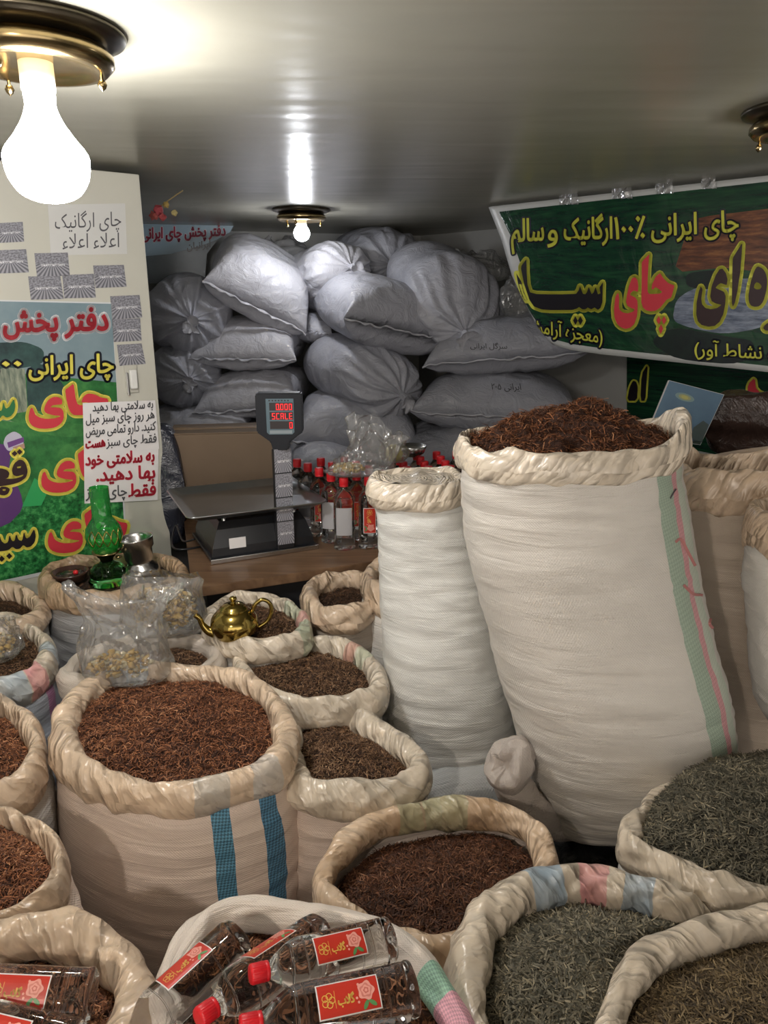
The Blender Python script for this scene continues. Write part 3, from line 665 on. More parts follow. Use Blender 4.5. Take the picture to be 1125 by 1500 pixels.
tied('wide grey bag gathered at its front, top right of the stack', C3(650, 424, 4.95), 0.325, 0.92, (14, 16, 20), 10, 0, 0.76, off=(0.1, -0.45))
tied('long grey bag with a tuft of gathered cloth under the boxy bag', C3(525, 545, 4.75), 0.27, 0.85, (6, 10, 34), 11, 0, 0.80, off=(0.25, -0.2))
pillow('grey bag under the tufted bag behind the bottles', C3(522, 622, 4.7), (0.76, 0.70, 0.40), (4, 10, 6), 12, 0, zflat=0.2)
pillow('grey bag lowest in the middle of the stack beside the scale head', C3(478, 682, 4.45), (0.52, 0.70, 0.32), (4, 12, 12), 13, 0, zflat=0.2)
b14, o14 = pillow('grey bag with black handwriting beside the green banner edge', C3(745, 506, 4.75), (0.90, 0.70, 0.38), (2, -6, -14), 14, 2, zflat=0.12, ears=0.15)
b15, o15 = pillow('grey bag with black handwriting directly above the tall sack tea', C3(728, 590, 4.65), (0.98, 0.70, 0.40), (2, 2, -10), 15, 2, zflat=0.05)
pillow('dull grey bag low at the right behind the red bottle caps', C3(672, 660, 4.6), (0.76, 0.70, 0.36), (2, 0, 4), 16, 2)
pillow('small grey bag squeezed in the gap above the pillow shaped bags', C3(462, 482, 5.15), (0.26, 0.6, 0.22), (0, 10, 0), 17, 0)
# rows of bags that carry the visible ones
for k, (px, py, y, wdt, t) in enumerate(((268, 662, 5.05, 0.62, 0.30), (385, 645, 5.1, 0.62, 0.34), (590, 742, 4.75, 0.9, 0.4), (760, 690, 4.75, 0.9, 0.4))):
    pillow(('grey bag hidden behind the left of the cardboard box', 'grey bag hidden behind the cardboard box and scale head', 'grey bag low behind the far red bottle caps', 'grey bag low behind the tall leaning sack')[k], C3(px, py, y), (wdt, 0.8, t), (0, 0, 0), 30 + k, 0)

def scribble(bag, bo, lines):   # handwriting on a bag: thin marker strokes laid on its cloth
    me = bo.data; bt = BVHTree.FromPolygons([bag.matrix_basis @ v.co for v in me.vertices], [p.vertices[:] for p in me.polygons])
    V, F = [], []
    for (px, py, wpx, hpx, s) in lines:
        vs, fs, _ = glyphs(s); vs = vs - vs.min(0); sc = wpx / vs[:, 0].max()
        o = len(V); hit = []
        for p in vs:
            q = UY(px + p[0] * sc, py - p[1] * hpx / max(vs[:, 1].max(), .1), 4.0); d = Vector((0, 1, 0))
            h = bt.ray_cast(Vector(q), d); hit.append(h[0] is not None)
            hp = h[0] + h[1] * (0.003 if h[1].dot(d) < 0 else -0.003) if h[0] else Vector((0, 9, 0)); V.append(hp)
        F += [[i + o for i in f] for f in fs if all(hit[i] for i in f)]
    if F: mk('handwriting', local(bag, np.array([list(v) for v in V])), F, INKB, bag, False)

# ------------------------------------------------------------------ Persian lettering (built-in font, letters joined by hand)
FORM = {'ا': (0xFE8D, 0), 'آ': (0xFE81, 0), 'ب': (0xFE8F, 1), 'پ': (0xFB56, 1), 'ت': (0xFE95, 1), 'ج': (0xFE9D, 1), 'چ': (0xFB7A, 1), 'خ': (0xFEA5, 1),
        'د': (0xFEA9, 0), 'ر': (0xFEAD, 0), 'ز': (0xFEAF, 0), 'س': (0xFEB1, 1), 'ش': (0xFEB5, 1), 'ض': (0xFEBD, 1), 'ط': (0xFEC1, 1), 'ع': (0xFEC9, 1), 'ف': (0xFED1, 1),
        'ق': (0xFED5, 1), 'ک': (0xFB8E, 1), 'گ': (0xFB92, 1), 'ل': (0xFEDD, 1), 'م': (0xFEE1, 1), 'ن': (0xFEE5, 1), 'و': (0xFEED, 0), 'ه': (0xFEE9, 1), 'ی': (0xFBFC, 1), 'ح': (0xFEA1, 1)}
def shape(s):
    out = []; i = 0; joined = False
    while i < len(s):
        c = s[i]
        if c == 'ل' and i + 1 < len(s) and s[i + 1] == 'ا':
            out.append(chr(0xFEFC if joined else 0xFEFB)); joined = False; i += 2; continue
        if c in FORM:
            b, dual = FORM[c]; nx = i + 1 < len(s) and s[i + 1] in FORM and dual
            k = (3 if nx else 1) if joined else (2 if nx else 0)
            out.append(chr(b + k)); joined = bool(nx)
        else:
            out.append(c); joined = False
        i += 1
    r = ''.join(out)[::-1]
    import re
    r = re.sub(r'[۰-۹0-9]+', lambda m: m.group(0)[::-1], r)
    return r.translate({ord('('): ')', ord(')'): '('}) if any(ch in FORM for ch in s) else s
_gc = {}
def glyphs(s, raw=False):
    """flat lettering: verts n x 2, faces, outline edges"""
    if s in _gc: return _gc[s]
    c = bpy.data.curves.new('lettering', 'FONT'); c.body = s if raw else shape(s); c.size = 1; c.resolution_u = 3
    o = bpy.data.objects.new('lettering', c); COL.objects.link(o)
    r = from_curve(o); bpy.data.objects.remove(o); bpy.data.curves.remove(c); _gc[s] = r; return r
def from_curve(o):
    dg = bpy.context.evaluated_depsgraph_get(); e = o.evaluated_get(dg); me = e.to_mesh()
    V = np.array([v.co[:2] for v in me.vertices]).reshape(-1, 2); F = [list(p.vertices) for p in me.polygons]
    cnt = {}
    for f in F:
        for a, b in zip(f, f[1:] + f[:1]): k = (min(a, b), max(a, b)); cnt[k] = cnt.get(k, 0) + 1
    E = [k for k, n in cnt.items() if n == 1]; e.to_mesh_clear(); return V, F, E
def polys(pl, smooth=True):
    """filled outlines (holes included) traced as point lists"""
    c = bpy.data.curves.new('outline', 'CURVE'); c.dimensions = '2D'; c.fill_mode = 'BOTH'
    for p in pl:
        q = np.array(p, float)
        sp = c.splines.new('POLY'); sp.points.add(len(q) - 1); sp.use_cyclic_u = True
        for k, a in zip(sp.points, q): k.co = (a[0], a[1], 0, 1)
    o = bpy.data.objects.new('outline', c); COL.objects.link(o)
    r = from_curve(o); bpy.data.objects.remove(o); bpy.data.curves.remove(c); return r
def rnd(p, it=2):
    q = np.array(p, float)
    for _ in range(it):      # corner cutting
        n = np.roll(q, -1, 0); q = np.stack([q * .8 + n * .2, q * .2 + n * .8], 1).reshape(-1, 2)
    return q.tolist()
def rib(V, E, w):
    """a band of half width w along outline edges"""
    vs, fs = [], []
    a8 = np.linspace(0, 2 * PI, 8, endpoint=False); ring = np.stack([np.cos(a8), np.sin(a8)], -1) * w
    for a, b in E:
        d = V[b] - V[a]; l = np.linalg.norm(d)
        if l < 1e-9: continue
        nrm = np.array([-d[1], d[0]]) / l * w; o = len(vs)
        vs += [V[a] - nrm, V[b] - nrm, V[b] + nrm, V[a] + nrm]; fs.append([o, o + 1, o + 2, o + 3])
    for v in sorted(set(i for e in E for i in e)):
        o = len(vs); vs += list(V[v] + ring); fs.append(list(range(o, o + 8)))
    return np.array(vs).reshape(-1, 2), fs
class Sheet:
    """collects flat print in 2-D surface coordinates, then lays it on a surface given by fn(x, y, height)"""
    def __init__(s, fn): s.fn = fn; s.V = []; s.F = []; s.mi = []; s.mats = []
    def add(s, V, F, h, mat):
        if mat not in s.mats: s.mats.append(mat)
        o = len(s.V)
        s.V += [s.fn(p[0], p[1], h) for p in V]; s.F += [[i + o for i in f] for f in F]; s.mi += [s.mats.index(mat)] * len(F)
    def sh(s, shp, fill, h=0.001, outline=None, ow=0, bold=0, outline2=None, ow2=0):
        V, F, E = shp
        if outline2 is not None: s.add(V, F, h, outline2); s.add(*rib(V, E, ow2), h, outline2)
        if outline is not None: s.add(V, F, h + 0.0006, outline); s.add(*rib(V, E, ow), h + 0.0006, outline)
        s.add(V, F, h + 0.0012, fill)
        if bold: s.add(*rib(V, E, bold), h + 0.0012, fill)
    def text(s, t, l, r, hpx, fill, raw=False, skew=0.0, **kw):
        """line of lettering from point l to point r (surface coordinates, y down), hpx = pixels per em"""
        V, F, E = glyphs(t, raw); V = V.copy(); V[:, 0] -= V[:, 0].min(); wd = V[:, 0].max()
        l = np.array(l, float); d = np.array(r, float) - l
        W = l + np.outer(V[:, 0] / wd + skew * V[:, 1], d) + np.outer(V[:, 1], np.array([0, -hpx]))
        s.sh((W, F, E), fill, **kw)
    def build(s, name, parent):
        return mk(name, local(parent, np.array(s.V)), s.F, s.mats, parent, False, None, s.mi)

# ------------------------------------------------------------------ ceiling lamps
def ceiling_lamp(label, x, y, strength, long_bulb, br, tint=(1.0, 0.98, 0.96, 1)):
    r = thing('ceiling_lamp', label, 'lamp', (x, y, CEILZ), 'brass ceiling lamps')
    lathe('ceiling_plate', [(0.0, 0.0), (0.158, 0.0), (0.163, -0.006), (0.160, -0.012), (0.13, -0.022), (0.10, -0.026), (0, -0.026)], BRONZE, r, 72)
    lathe('brass_ring', [(0.0, -0.024), (0.105, -0.024), (0.128, -0.028), (0.138, -0.040), (0.138, -0.052), (0.126, -0.064), (0.108, -0.066), (0.098, -0.058), (0.06, -0.054), (0.0, -0.054)], BRASS, r, 72)
    lathe('socket', [(0.0, -0.05), (0.030, -0.05), (0.030, -0.10), (0.024, -0.105), (0, -0.105)], WHITEP, r, 32)
    for k in range(3):
        a = k * 2 * PI / 3 + 0.35
        lathe('finial', [(0.0, -0.050), (0.003, -0.05), (0.003, -0.073), (0.006, -0.074), (0.009, -0.081), (0.006, -0.088), (0.003, -0.090), (0, -0.093)], BRASS, r, 14, center=(0.112 * math.cos(a), 0.112 * math.sin(a), 0))
    if long_bulb: p = [(0.0, -0.10), (0.026, -0.10), (0.027, -0.125), (0.036, -0.15), (0.052, -0.175), (br, -0.205), (br * 1.02, -0.23), (br * .93, -0.255), (br * .7, -0.278), (br * .35, -0.29), (0.0, -0.293)]; p = [tuple(q) for q in np.maximum(catmull_open(np.array(p), 70), [[0, -9]])]
    else: p = [(0.0, -0.085), (0.018, -0.085)] + [(br * math.sin(a), -0.085 - br * 0.95 + br * math.cos(a)) for a in np.linspace(0.45, PI, 14)]
    lathe('bulb', p, emit('lit bulb', tint, strength), r, 64)
    return r
ceiling_lamp('brass ceiling lamp with a big glaring bulb at the top left, nearest', *UZ(46, 42, CEILZ)[:2], BULB_NEAR, True, 0.074)
ceiling_lamp('brass ceiling lamp with a small round lit bulb above the grey bags', *UZ(441, 306, CEILZ)[:2], BULB_FAR, False, 0.045, (0.93, 0.95, 1.0, 1))
ceiling_lamp('brass ceiling lamp mostly cut off by the right edge above the banner', *UZ(1187, 158, CEILZ)[:2], BULB_SIDE, False, 0.045)
ceiling_lamp('added brass ceiling lamp, unseen behind the viewer, lighting the sack fronts', -0.70, -0.60, BULB_REAR_ADDED, False, 0.045, (1.0, 0.88, 0.76, 1))  # unseen lamp added behind the camera to brighten the fronts of the sacks

# ------------------------------------------------------------------ door panel with posters at the left
PH = math.radians(50.6); PD = np.array([-math.sin(PH), -math.cos(PH), 0]); PN = np.array([math.cos(PH), -math.sin(PH), 0])
P0 = np.array([-0.925, 3.04, 0]); DOORM = simple('cream door paint', (0.56, 0.55, 0.48), 0.35, 0, 0.06, 5)
PANEL = Plane(P0, PN)
pc = P0 + PD * 0.62 - PN * 0.03
door = boxes('door_1', [((pc[0], pc[1], 1.02), (1.24, 0.06, 2.03), math.atan2(PD[1], PD[0]))], DOORM, bevel=0.004, kind='structure')
def slab(name, q, plane, off, th, mat, parent=None, wav=0.0):
    """thin sheet on a surface: q = four corners TL TR BR BL"""
    n = 12; Q = np.array(q, float); P = []
    for s in np.linspace(0, 1, n):
        row = []
        for t in np.linspace(0, 1, n):
            p = (Q[0] * (1 - t) + Q[1] * t) * (1 - s) + (Q[3] * (1 - t) + Q[2] * t) * s
            row.append(plane.at(p[0], p[1], off + wav * (math.sin(t * 7 + s * 5) * .5 + .5) * (t * (1 - t) + s * (1 - s)) * 2))
        P.append(row)
    P = np.array(P); nn = plane.n; V = np.concatenate([P.reshape(-1, 3), P.reshape(-1, 3) - nn * th])
    F, uvi = gridfaces(n, n, False); F2 = F[:, ::-1] + n * n
    rim = [i for i in range(n)] + [i * n + n - 1 for i in range(1, n)] + [n * n - 1 - i for i in range(1, n)] + [i * n for i in range(n - 2, 0, -1)]
    R = [[rim[k], rim[(k + 1) % len(rim)], rim[(k + 1) % len(rim)] + n * n, rim[k] + n * n] for k in range(len(rim))]
    uv = (uvi / (n - 1)).tolist() + (uvi / (n - 1)).reshape(-1, 4, 2)[:, ::-1].reshape(-1, 2).tolist() + [[0, 0]] * (4 * len(R))
    return mk(name, local(parent, V), F.tolist() + F2.tolist() + R, mat, parent, False, uv)
# handle
hd = thing('door_handle_set', 'white plastic pull handle on the cream door above the handwritten notes', 'door handle', PANEL.at(192, 555))
def pbox(name, c, hw, hh, d0, d1, mat, parent, bev=0.003):
    p = PANEL.at(*c); a = math.atan2(PD[1], PD[0]); z = p[2]; cc = p + PN * (d0 + d1) / 2
    M = Matrix.Translation(cc - np.array(parent.location)) @ Matrix.Rotation(a, 4, 'Z')
    return boxes(name, [((0, 0, 0), (hw * 2, d1 - d0, hh * 2))], mat, parent, bev, M=M)
pbox('handle_plate', (192, 555), 0.026, 0.055, 0.0, 0.008, simple('handle plate', (0.50, 0.49, 0.43), 0.4), hd)
pbox('handle_grip', (193, 555), 0.015, 0.038, 0.008, 0.026, WHITEP, hd, 0.006)
pbox('lock_bolt', (186, 562), 0.004, 0.045, 0.006, 0.016, STEEL, hd, 0.002)
# printed main poster
def leafmat(name, stops, sc=26, squash=(1, 1, 1)):
    nb = NB(name); f = nb.noise(nb.mapped(nb.coord(), squash), sc, 5, 0.65); return nb.base(nb.ramp(f, stops), 0.3)
SKYP = leafmat('poster sky', [(0.35, (0.17, 0.25, 0.29)), (0.65, (0.25, 0.33, 0.36))], 3)
FIELD = leafmat('poster tea field', [(0.3, (0.012, 0.075, 0.02)), (0.5, (0.03, 0.17, 0.045)), (0.7, (0.07, 0.27, 0.07))], 14)
LEAF = leafmat('poster tea leaves', [(0.35, (0.006, 0.05, 0.014)), (0.5, (0.02, 0.17, 0.045)), (0.68, (0.10, 0.40, 0.12))], 42)
TREEP = leafmat('poster dark trees', [(0.35, (0.012, 0.03, 0.035)), (0.65, (0.04, 0.10, 0.09))], 12)
HOUSE = leafmat('poster old house', [(0.35, (0.09, 0.13, 0.10)), (0.65, (0.33, 0.36, 0.27))], 22, (3, 3, .6))
POSTER = simple('poster edge', (0.62, 0.64, 0.66), 0.4)
ps = thing('poster', 'large printed tea poster with red and yellow lettering on the cream door', 'poster', PANEL.at(100, 650))
slab('sheet', [(-150, 436), (163, 443), (187, 815), (-150, 889)], PANEL, 0.003, 0.0025, POSTER, ps)
sh = Sheet(lambda x, y, h: PANEL.at(x, y, 0.003 + h))
def area(pts, mat, h=0.0002, sm=0): 
    V, F, E = polys([rnd(pts, sm) if sm else pts]); return (V, F, h, mat)
sh.add(*area([(-148, 438), (162, 445), (170, 560), (-148, 580)], SKYP))
sh.add(*area([(-148, 505), (0, 502), (35, 500), (66, 512), (60, 540), (-148, 545)], TREEP, 0.0004, 2))
sh.add(*area([(-148, 530), (170, 560), (183, 812), (-148, 880)], FIELD, 0.0003))
sh.add(*area([(-20, 545), (8, 538), (36, 540), (40, 600), (20, 618), (-20, 612)], HOUSE, 0.0005))
sh.add(*area([(38, 540), (60, 530), (92, 560), (100, 588), (80, 602), (40, 606)], TREEP, 0.0006, 2))
for k, (cx, cy, rx, ry) in enumerate(((60, 612, 50, 10), (20, 630, 34, 12), (100, 630, 40, 10), (60, 660, 32, 18), (115, 664, 30, 16), (30, 690, 60, 16))):
    V, F, E = polys([[(cx + rx * math.cos(a), cy + ry * math.sin(a)) for a in np.linspace(0, 2 * PI, 24, endpoint=False)]])
    sh.add(V, F, 0.0007 + k * 0.00004, FIELD if k % 2 else leafmat('poster bush %d' % k, [(0.3, (0.02, 0.12, 0.03)), (0.7, (0.08, 0.30, 0.08))], 20))
sh.add(*area([(-148, 745), (40, 735), (90, 725), (178, 715), (184, 811), (-148, 882)], LEAF, 0.00096))
sh.add(*area([(-40, 655), (5, 648), (16, 662), (12, 690), (30, 720), (34, 745), (10, 770), (-40, 780)], simple('poster purple cloth', (0.10, 0.035, 0.16), 0.4), 0.0010, 1))
sh.add(*area([(4, 650), (8, 638), (20, 631), (31, 637), (35, 650), (26, 655), (12, 662)], simple('poster head scarf', (0.50, 0.48, 0.60), 0.4), 0.00105, 2))
sh.add(*area([(10, 648), (34, 640), (35, 647), (12, 656)], simple('poster scarf band', (0.16, 0.06, 0.24), 0.4), 0.0011))
sh.add(*area([(18, 655), (35, 649), (36, 656), (24, 662)], simple('poster skin', (0.42, 0.26, 0.20), 0.4), 0.00112))
sh.add(*area([(50, 700), (72, 715), (60, 740), (32, 742)], simple('poster green bag', (0.03, 0.34, 0.10), 0.4), 0.00114))
# traced lettering of the big word, its copies and neighbours
T4 = lambda P: [(x / 6.25, 550 + y / 6.25) for x, y in P]
T5 = lambda P: [(x / 6.25, 640 + y / 6.25) for x, y in P]
CHA = T4([(670, 70), (620, 110), (592, 130), (600, 200), (620, 290), (640, 335), (670, 360), (720, 362), (800, 358), (880, 350), (950, 330), (975, 300), (990, 212), (920, 200), (860, 170), (800, 162), (760, 190), (740, 240), (752, 246), (790, 244), (840, 262), (800, 272), (710, 270), (690, 220), (680, 150)])
YE = T4([(290, 290), (270, 310), (258, 370), (262, 420), (290, 460), (350, 483), (420, 487), (500, 475), (555, 440), (580, 390), (578, 330), (555, 295), (500, 290), (455, 290), (480, 270), (530, 266), (565, 262), (565, 220), (530, 195), (480, 195), (435, 225), (405, 280), (400, 320), (420, 345), (480, 362), (560, 370), (500, 390), (420, 397), (360, 385), (320, 360), (305, 320)])
for dx, dy in ((0, 0), (18.4, 93.6), (28, 182)):
    for k, P in enumerate((CHA, YE)):
        Q = [(x + dx, y + dy) for x, y in P]
        sh.sh(polys([rnd(Q, 1)]), PRED, 0.0014 + 0.0001 * k, outline=YEL, ow=4.6)
SIN = T5([(310, 840), (325, 900), (315, 960), (280, 1000), (240, 1010), (210, 985), (180, 1020), (140, 1025), (110, 1000), (80, 1030), (40, 1040), (-60, 1050), (-300, 1080), (-300, 1010), (-60, 980), (-20, 960), (-5, 900), (10, 950), (40, 975), (70, 960), (85, 890), (105, 950), (130, 950), (145, 880), (165, 940), (200, 950), (215, 860), (235, 930), (270, 910), (290, 870)])
def dia(c, r): return [(c[0] - r, c[1]), (c[0], c[1] - r), (c[0] + r, c[1]), (c[0], c[1] + r)]
sh.sh(polys([rnd(SIN, 1)]), PBLK, 0.0014, outline=YEL, ow=4.2)
for c in ((2, 818), (13, 814)): sh.sh(polys([dia(c, 4.5)]), PBLK, 0.0016, outline=YEL, ow=3.6)
sh.sh(polys([rnd([(x - 30, y - 190) for x, y in SIN], 1)]), PGRN, 0.0014, outline=YEL, ow=4.2)
QAF = T5([(170, 205), (125, 240), (105, 300), (115, 345), (150, 360), (215, 340), (200, 360), (130, 380), (60, 380), (0, 380), (-120, 400), (-120, 470), (0, 450), (100, 435), (180, 410), (235, 370), (252, 310), (232, 240), (205, 210)])
sh.sh(polys([rnd(QAF, 1), T5([(150, 272), (190, 265), (185, 282), (155, 286)])]), PBRN, 0.0014, outline=YEL, ow=4.4)
sh.sh(polys([rnd(T5([(-60, 290), (10, 285), (60, 300), (85, 330), (70, 375), (20, 385), (-60, 390)]), 1)]), PBRN, 0.0015, outline=YEL, ow=4.0)
sh.sh(polys([rnd(T5([(0, 450), (60, 455), (90, 475), (70, 520), (30, 535), (-30, 520)]), 1), rnd(T5([(20, 475), (50, 475), (45, 492), (20, 490)]), 1)]), PBRN, 0.0016, outline=YEL, ow=4.0)
for c in ((20.8, 664), (28, 661.6)): sh.sh(polys([dia(c, 4.2)]), PBRN, 0.0017, outline=YEL, ow=3.4)
sh.text('دفتر پخش', (5, 486), (157, 483), 46, PRED, h=0.0014, bold=1.5, outline2=PWHT, ow2=5.2)
sh.text('چای ایرانی', (42, 549), (165, 545), 38, YEL, h=0.0014, bold=0.9, outline2=PNAVY, ow2=4.4)
sh.text('۱۰۰', (-14, 545), (30, 544), 40, YEL, h=0.0014, bold=0.9, outline2=PNAVY, ow2=4.4)
sh.build('printed_picture', ps)
# small grey cards
def cardmat():
    nb = NB('card print'); uv = nb.coord('UV'); sp = nb.n('ShaderNodeSeparateXYZ', {0: uv}); u, v = sp.outputs[0], sp.outputs[1]
    du = nb.math('SUBTRACT', u, 0.5); dv = nb.math('SUBTRACT', v, 0.32)
    an = nb.math('ARCTAN2', du, dv); st = nb.math('SINE', nb.math('MULTIPLY', an, 34.0))
    rows = nb.mix(nb.math('MULTIPLY_ADD', st, 0.5, 0.5), (0.10, 0.10, 0.12), (0.36, 0.36, 0.40))
    hill = nb.ramp(nb.noise(uv, 16, 4), [(0.35, (0.12, 0.12, 0.14)), (0.65, (0.34, 0.34, 0.38))])
    c = nb.mix(nb.math('GREATER_THAN', v, 0.50), hill, rows)
    band = nb.math('MULTIPLY', nb.math('COMPARE', v, 0.52, 0.05), nb.math('COMPARE', u, 0.52, 0.36))
    c = nb.mix(band, c, nb.ramp(nb.noise(nb.mapped(uv, (60, 8, 1)), 1.0, 2), [(0.45, (0.2, 0.2, 0.22)), (0.55, (0.7, 0.7, 0.74))]))
    return nb.base(c, 0.5)
CARD = cardmat()
cards = [((-4, 327), (33, 325), (35, 354), (-3, 356), 'topmost one, beside the glaring bulb'), ((-14, 367), (38, 365), (42, 399), (-12, 401), 'second from the top, at the left edge'),
         ((50, 371), (99, 370), (102, 404), (54, 405), 'just above the two touching cards'), ((41, 405), (88, 404), (93, 438), (45, 439), 'left of two touching ones'),
         ((91, 403), (137, 401), (140, 436), (94, 437), 'right of two touching ones'), ((136, 389), (181, 388), (185, 420), (140, 422), 'directly under the pencil note'),
         ((161, 434), (204, 432), (208, 465), (164, 468), 'upper of three in a column'), ((163, 468), (205, 466), (207, 499), (166, 501), 'middle of three in a column'),
         ((171, 505), (207, 503), (213, 533), (175, 536), 'creased, just above the door handle')]
for *q, l in cards:
    tag(slab('picture_card', q, PANEL, 0.003, 0.0015, CARD), 'grey field picture card on the door, ' + l, 'card', 'grey cards stuck on the door')
# notes
nt = thing('paper_note', 'pale sheet with two pencilled lines near the top of the door', 'note', PANEL.at(135, 340))
slab('sheet', [(70, 300), (183, 298), (186, 372), (74, 374)], PANEL, 0.002, 0.001, simple('pale sheet', (0.60, 0.60, 0.58), 0.5), nt)
sh = Sheet(lambda x, y, h: PANEL.at(x, y, 0.002 + h))
sh.text('چای ارگانیک', (80, 335), (177, 331), 30, INK, h=0.0006, skew=0.0, bold=-0.0)
sh.text('اعلاء اعلاء', (91, 364), (174, 362), 30, INK, h=0.0006)
sh.build('pencil_writing', nt)
na = thing('paper_note', 'white handwritten note in grey marker, upper one on the door edge', 'note', PANEL.at(176, 625))
slab('sheet', [(120, 590), (226, 586), (232, 657), (122, 665)], PANEL, 0.0090, 0.001, PAPER, na, 0.002)
sh = Sheet(lambda x, y, h: PANEL.at(x, y, 0.0130 + h))
for t, l, r, hp, m, b in (('به سلامتی بها دهید', (134, 602), (222, 597), 17, INK, .25), ('هر روز چای سبز میل', (124, 619), (224, 612), 18, INK, .25), ('کنید. دارو تمامی مریض', (124, 637), (226, 629), 18, INK, .25), ('فقط چای سبز', (154, 653), (227, 647), 18, INK, .25), ('هست', (124, 656), (152, 653), 19, INKR, .8)):
    sh.text(t, l, r, hp, m, h=0.0002, bold=b)
sh.build('handwriting', na)
nbn = thing('paper_note', 'white note with bold red handwriting behind the green lamp', 'note', PANEL.at(176, 697))
slab('sheet', [(122, 664), (231, 657), (230, 732), (123, 737)], PANEL, 0.0076, 0.001, PAPER, nbn, 0.002)
sh = Sheet(lambda x, y, h: PANEL.at(x, y, 0.0116 + h))
for t, l, r, hp, m, b in (('به سلامتی خود', (124, 681), (224, 675), 24, INKR, .8), ('بها دهید.', (140, 704), (225, 699), 26, INKR, .8), ('فقط', (187, 727), (226, 724), 26, INKR, .8), ('چای سبز', (124, 728), (184, 725), 22, INK, .3)):
    sh.text(t, l, r, hp, m, h=0.0002, bold=b)
sh.build('handwriting', nbn)

# ------------------------------------------------------------------ hanging green banner
BA = UZ(724, 302, 2.045); BB = UZ(1125, 257, 2.045); bd = BB - BA; bn = np.array([bd[1], -bd[0], 0]); bn /= np.linalg.norm(bn)
if np.dot(bn, ORG - BA) < 0: bn = -bn
BAN = Plane(BA, bn)
lx_y = [290, 300, 350, 405, 440, 480, 508, 520, 560]; lx_x = [718, 722, 742, 758, 775, 796, 818, 838, 880]
def banner_fn(x, y, h):
    xb = np.interp(y, lx_y, lx_x); R = 14.0
    sag = 0.0
    if x >= xb: return BAN.at(x, y, h + sag)
    s = (xb - x) / R; px = xb - R * math.sin(min(s, PI)); dep = R * (1 - math.cos(min(s, PI))) * 0.0034
    return BAN.at(px, y, sag - dep + h * math.cos(min(s, PI)))
btop = lambda x: 302 - (x - 724) * 0.1122
bbot = lambda x: np.interp(x, [700, 800, 838, 881, 1125, 1500], [497, 503, 513, 519, 545, 588])
def banner_sheet(name, ins, h, mat, parent, lins):
    P = []
    for s in np.linspace(0, 1, 40):
        row = []
        for t in np.linspace(0, 1, 90):
            y0 = btop(724) * (1 - s) + 520 * s
            xl = np.interp(y0, lx_y, lx_x) + lins(y0)
            x = xl + (1480 - xl) * t ** 1.6
            y = (btop(x) + ins) * (1 - s) + (bbot(x) - ins) * s
            row.append(banner_fn(x, y, h))
        P.append(row)
    return grid(name, np.array(P), mat, parent, False, 3.0, 1.0)
ban = thing('banner', 'large green tea banner with yellow and red lettering hung at the right', 'banner', BAN.at(930, 400))
VINYL = simple('banner white vinyl', (0.50, 0.51, 0.50), 0.35)
s0 = banner_sheet('sheet', 0, 0.0, VINYL, ban, lambda y: -30)
md = s0.modifiers.new('thickness', 'SOLIDIFY'); md.thickness = 0.001; md.offset = 1
nb = NB('banner field print'); ob = nb.coord('UV')
f = nb.noise(nb.mapped(ob, (2.2, 16, 1)), 1.6, 5, 0.65); g = nb.noise(ob, 3, 3)
gc = nb.ramp(f, [(0.3, (0.003, 0.022, 0.014)), (0.5, (0.008, 0.055, 0.022)), (0.68, (0.02, 0.11, 0.035))])
nb.base(nb.mix(nb.math('MULTIPLY', g, 0.7), gc, (0.006, 0.016, 0.02)), 0.18, Specular_IOR_Level=0.5, Coat_Weight=0.3)
nb.set(nb.b, 'Normal', nb.bump(nb.noise(nb.mapped(ob, (6, 2, 1)), 1.5, 3), 0.25, 0.02))
banner_sheet('printed_field', 9, 0.001, nb.m, ban, lambda y: np.interp(y, [300, 425, 445], [8, 7, -22]))
ROOF = leafmat('banner brown roof', [(0.35, (0.05, 0.018, 0.012)), (0.55, (0.14, 0.05, 0.025)), (0.7, (0.26, 0.11, 0.04))], 9, (1, 1, 7))
PALEB = leafmat('banner pale basket', [(0.35, (0.07, 0.09, 0.14)), (0.65, (0.26, 0.30, 0.38))], 12, (1, 1, 5))
DRK = leafmat('banner dark patch', [(0.35, (0.004, 0.006, 0.012)), (0.65, (0.01, 0.025, 0.02))], 6)
sh = Sheet(banner_fn)
def fine(pts, n=6):
    q = []
    for a, b in zip(pts, pts[1:] + pts[:1]): q += [(a[0] + (b[0] - a[0]) * k / n, a[1] + (b[1] - a[1]) * k / n) for k in range(n)]
    return q
sh.add(*area([(1012, 322), (1040, 316), (1300, 285), (1400, 400), (1130, 400), (1060, 392), (1000, 398), (990, 390)], ROOF, 0.0015))
sh.add(*area([(985, 470), (990, 440), (1010, 425), (1060, 410), (1140, 405), (1170, 440), (1120, 480), (1060, 490), (1010, 480)], PALEB, 0.0017, 2))
sh.add(*area([(1005, 400), (1050, 395), (1070, 410), (1040, 425), (1005, 420)], DRK, 0.0018, 2))
sh.add(*area([(985, 478), (1060, 492), (1110, 500), (1090, 535), (990, 527), (950, 500)], DRK, 0.0016, 2))
T1 = lambda P: [(880 + x / 8.654, 350 + y / 8.654) for x, y in P]
T2 = lambda P: [(740 + x / 7.03, 360 + y / 7.03) for x, y in P]
T3 = lambda P: [(1000 + x / 8.824, 330 + y / 8.824) for x, y in P]
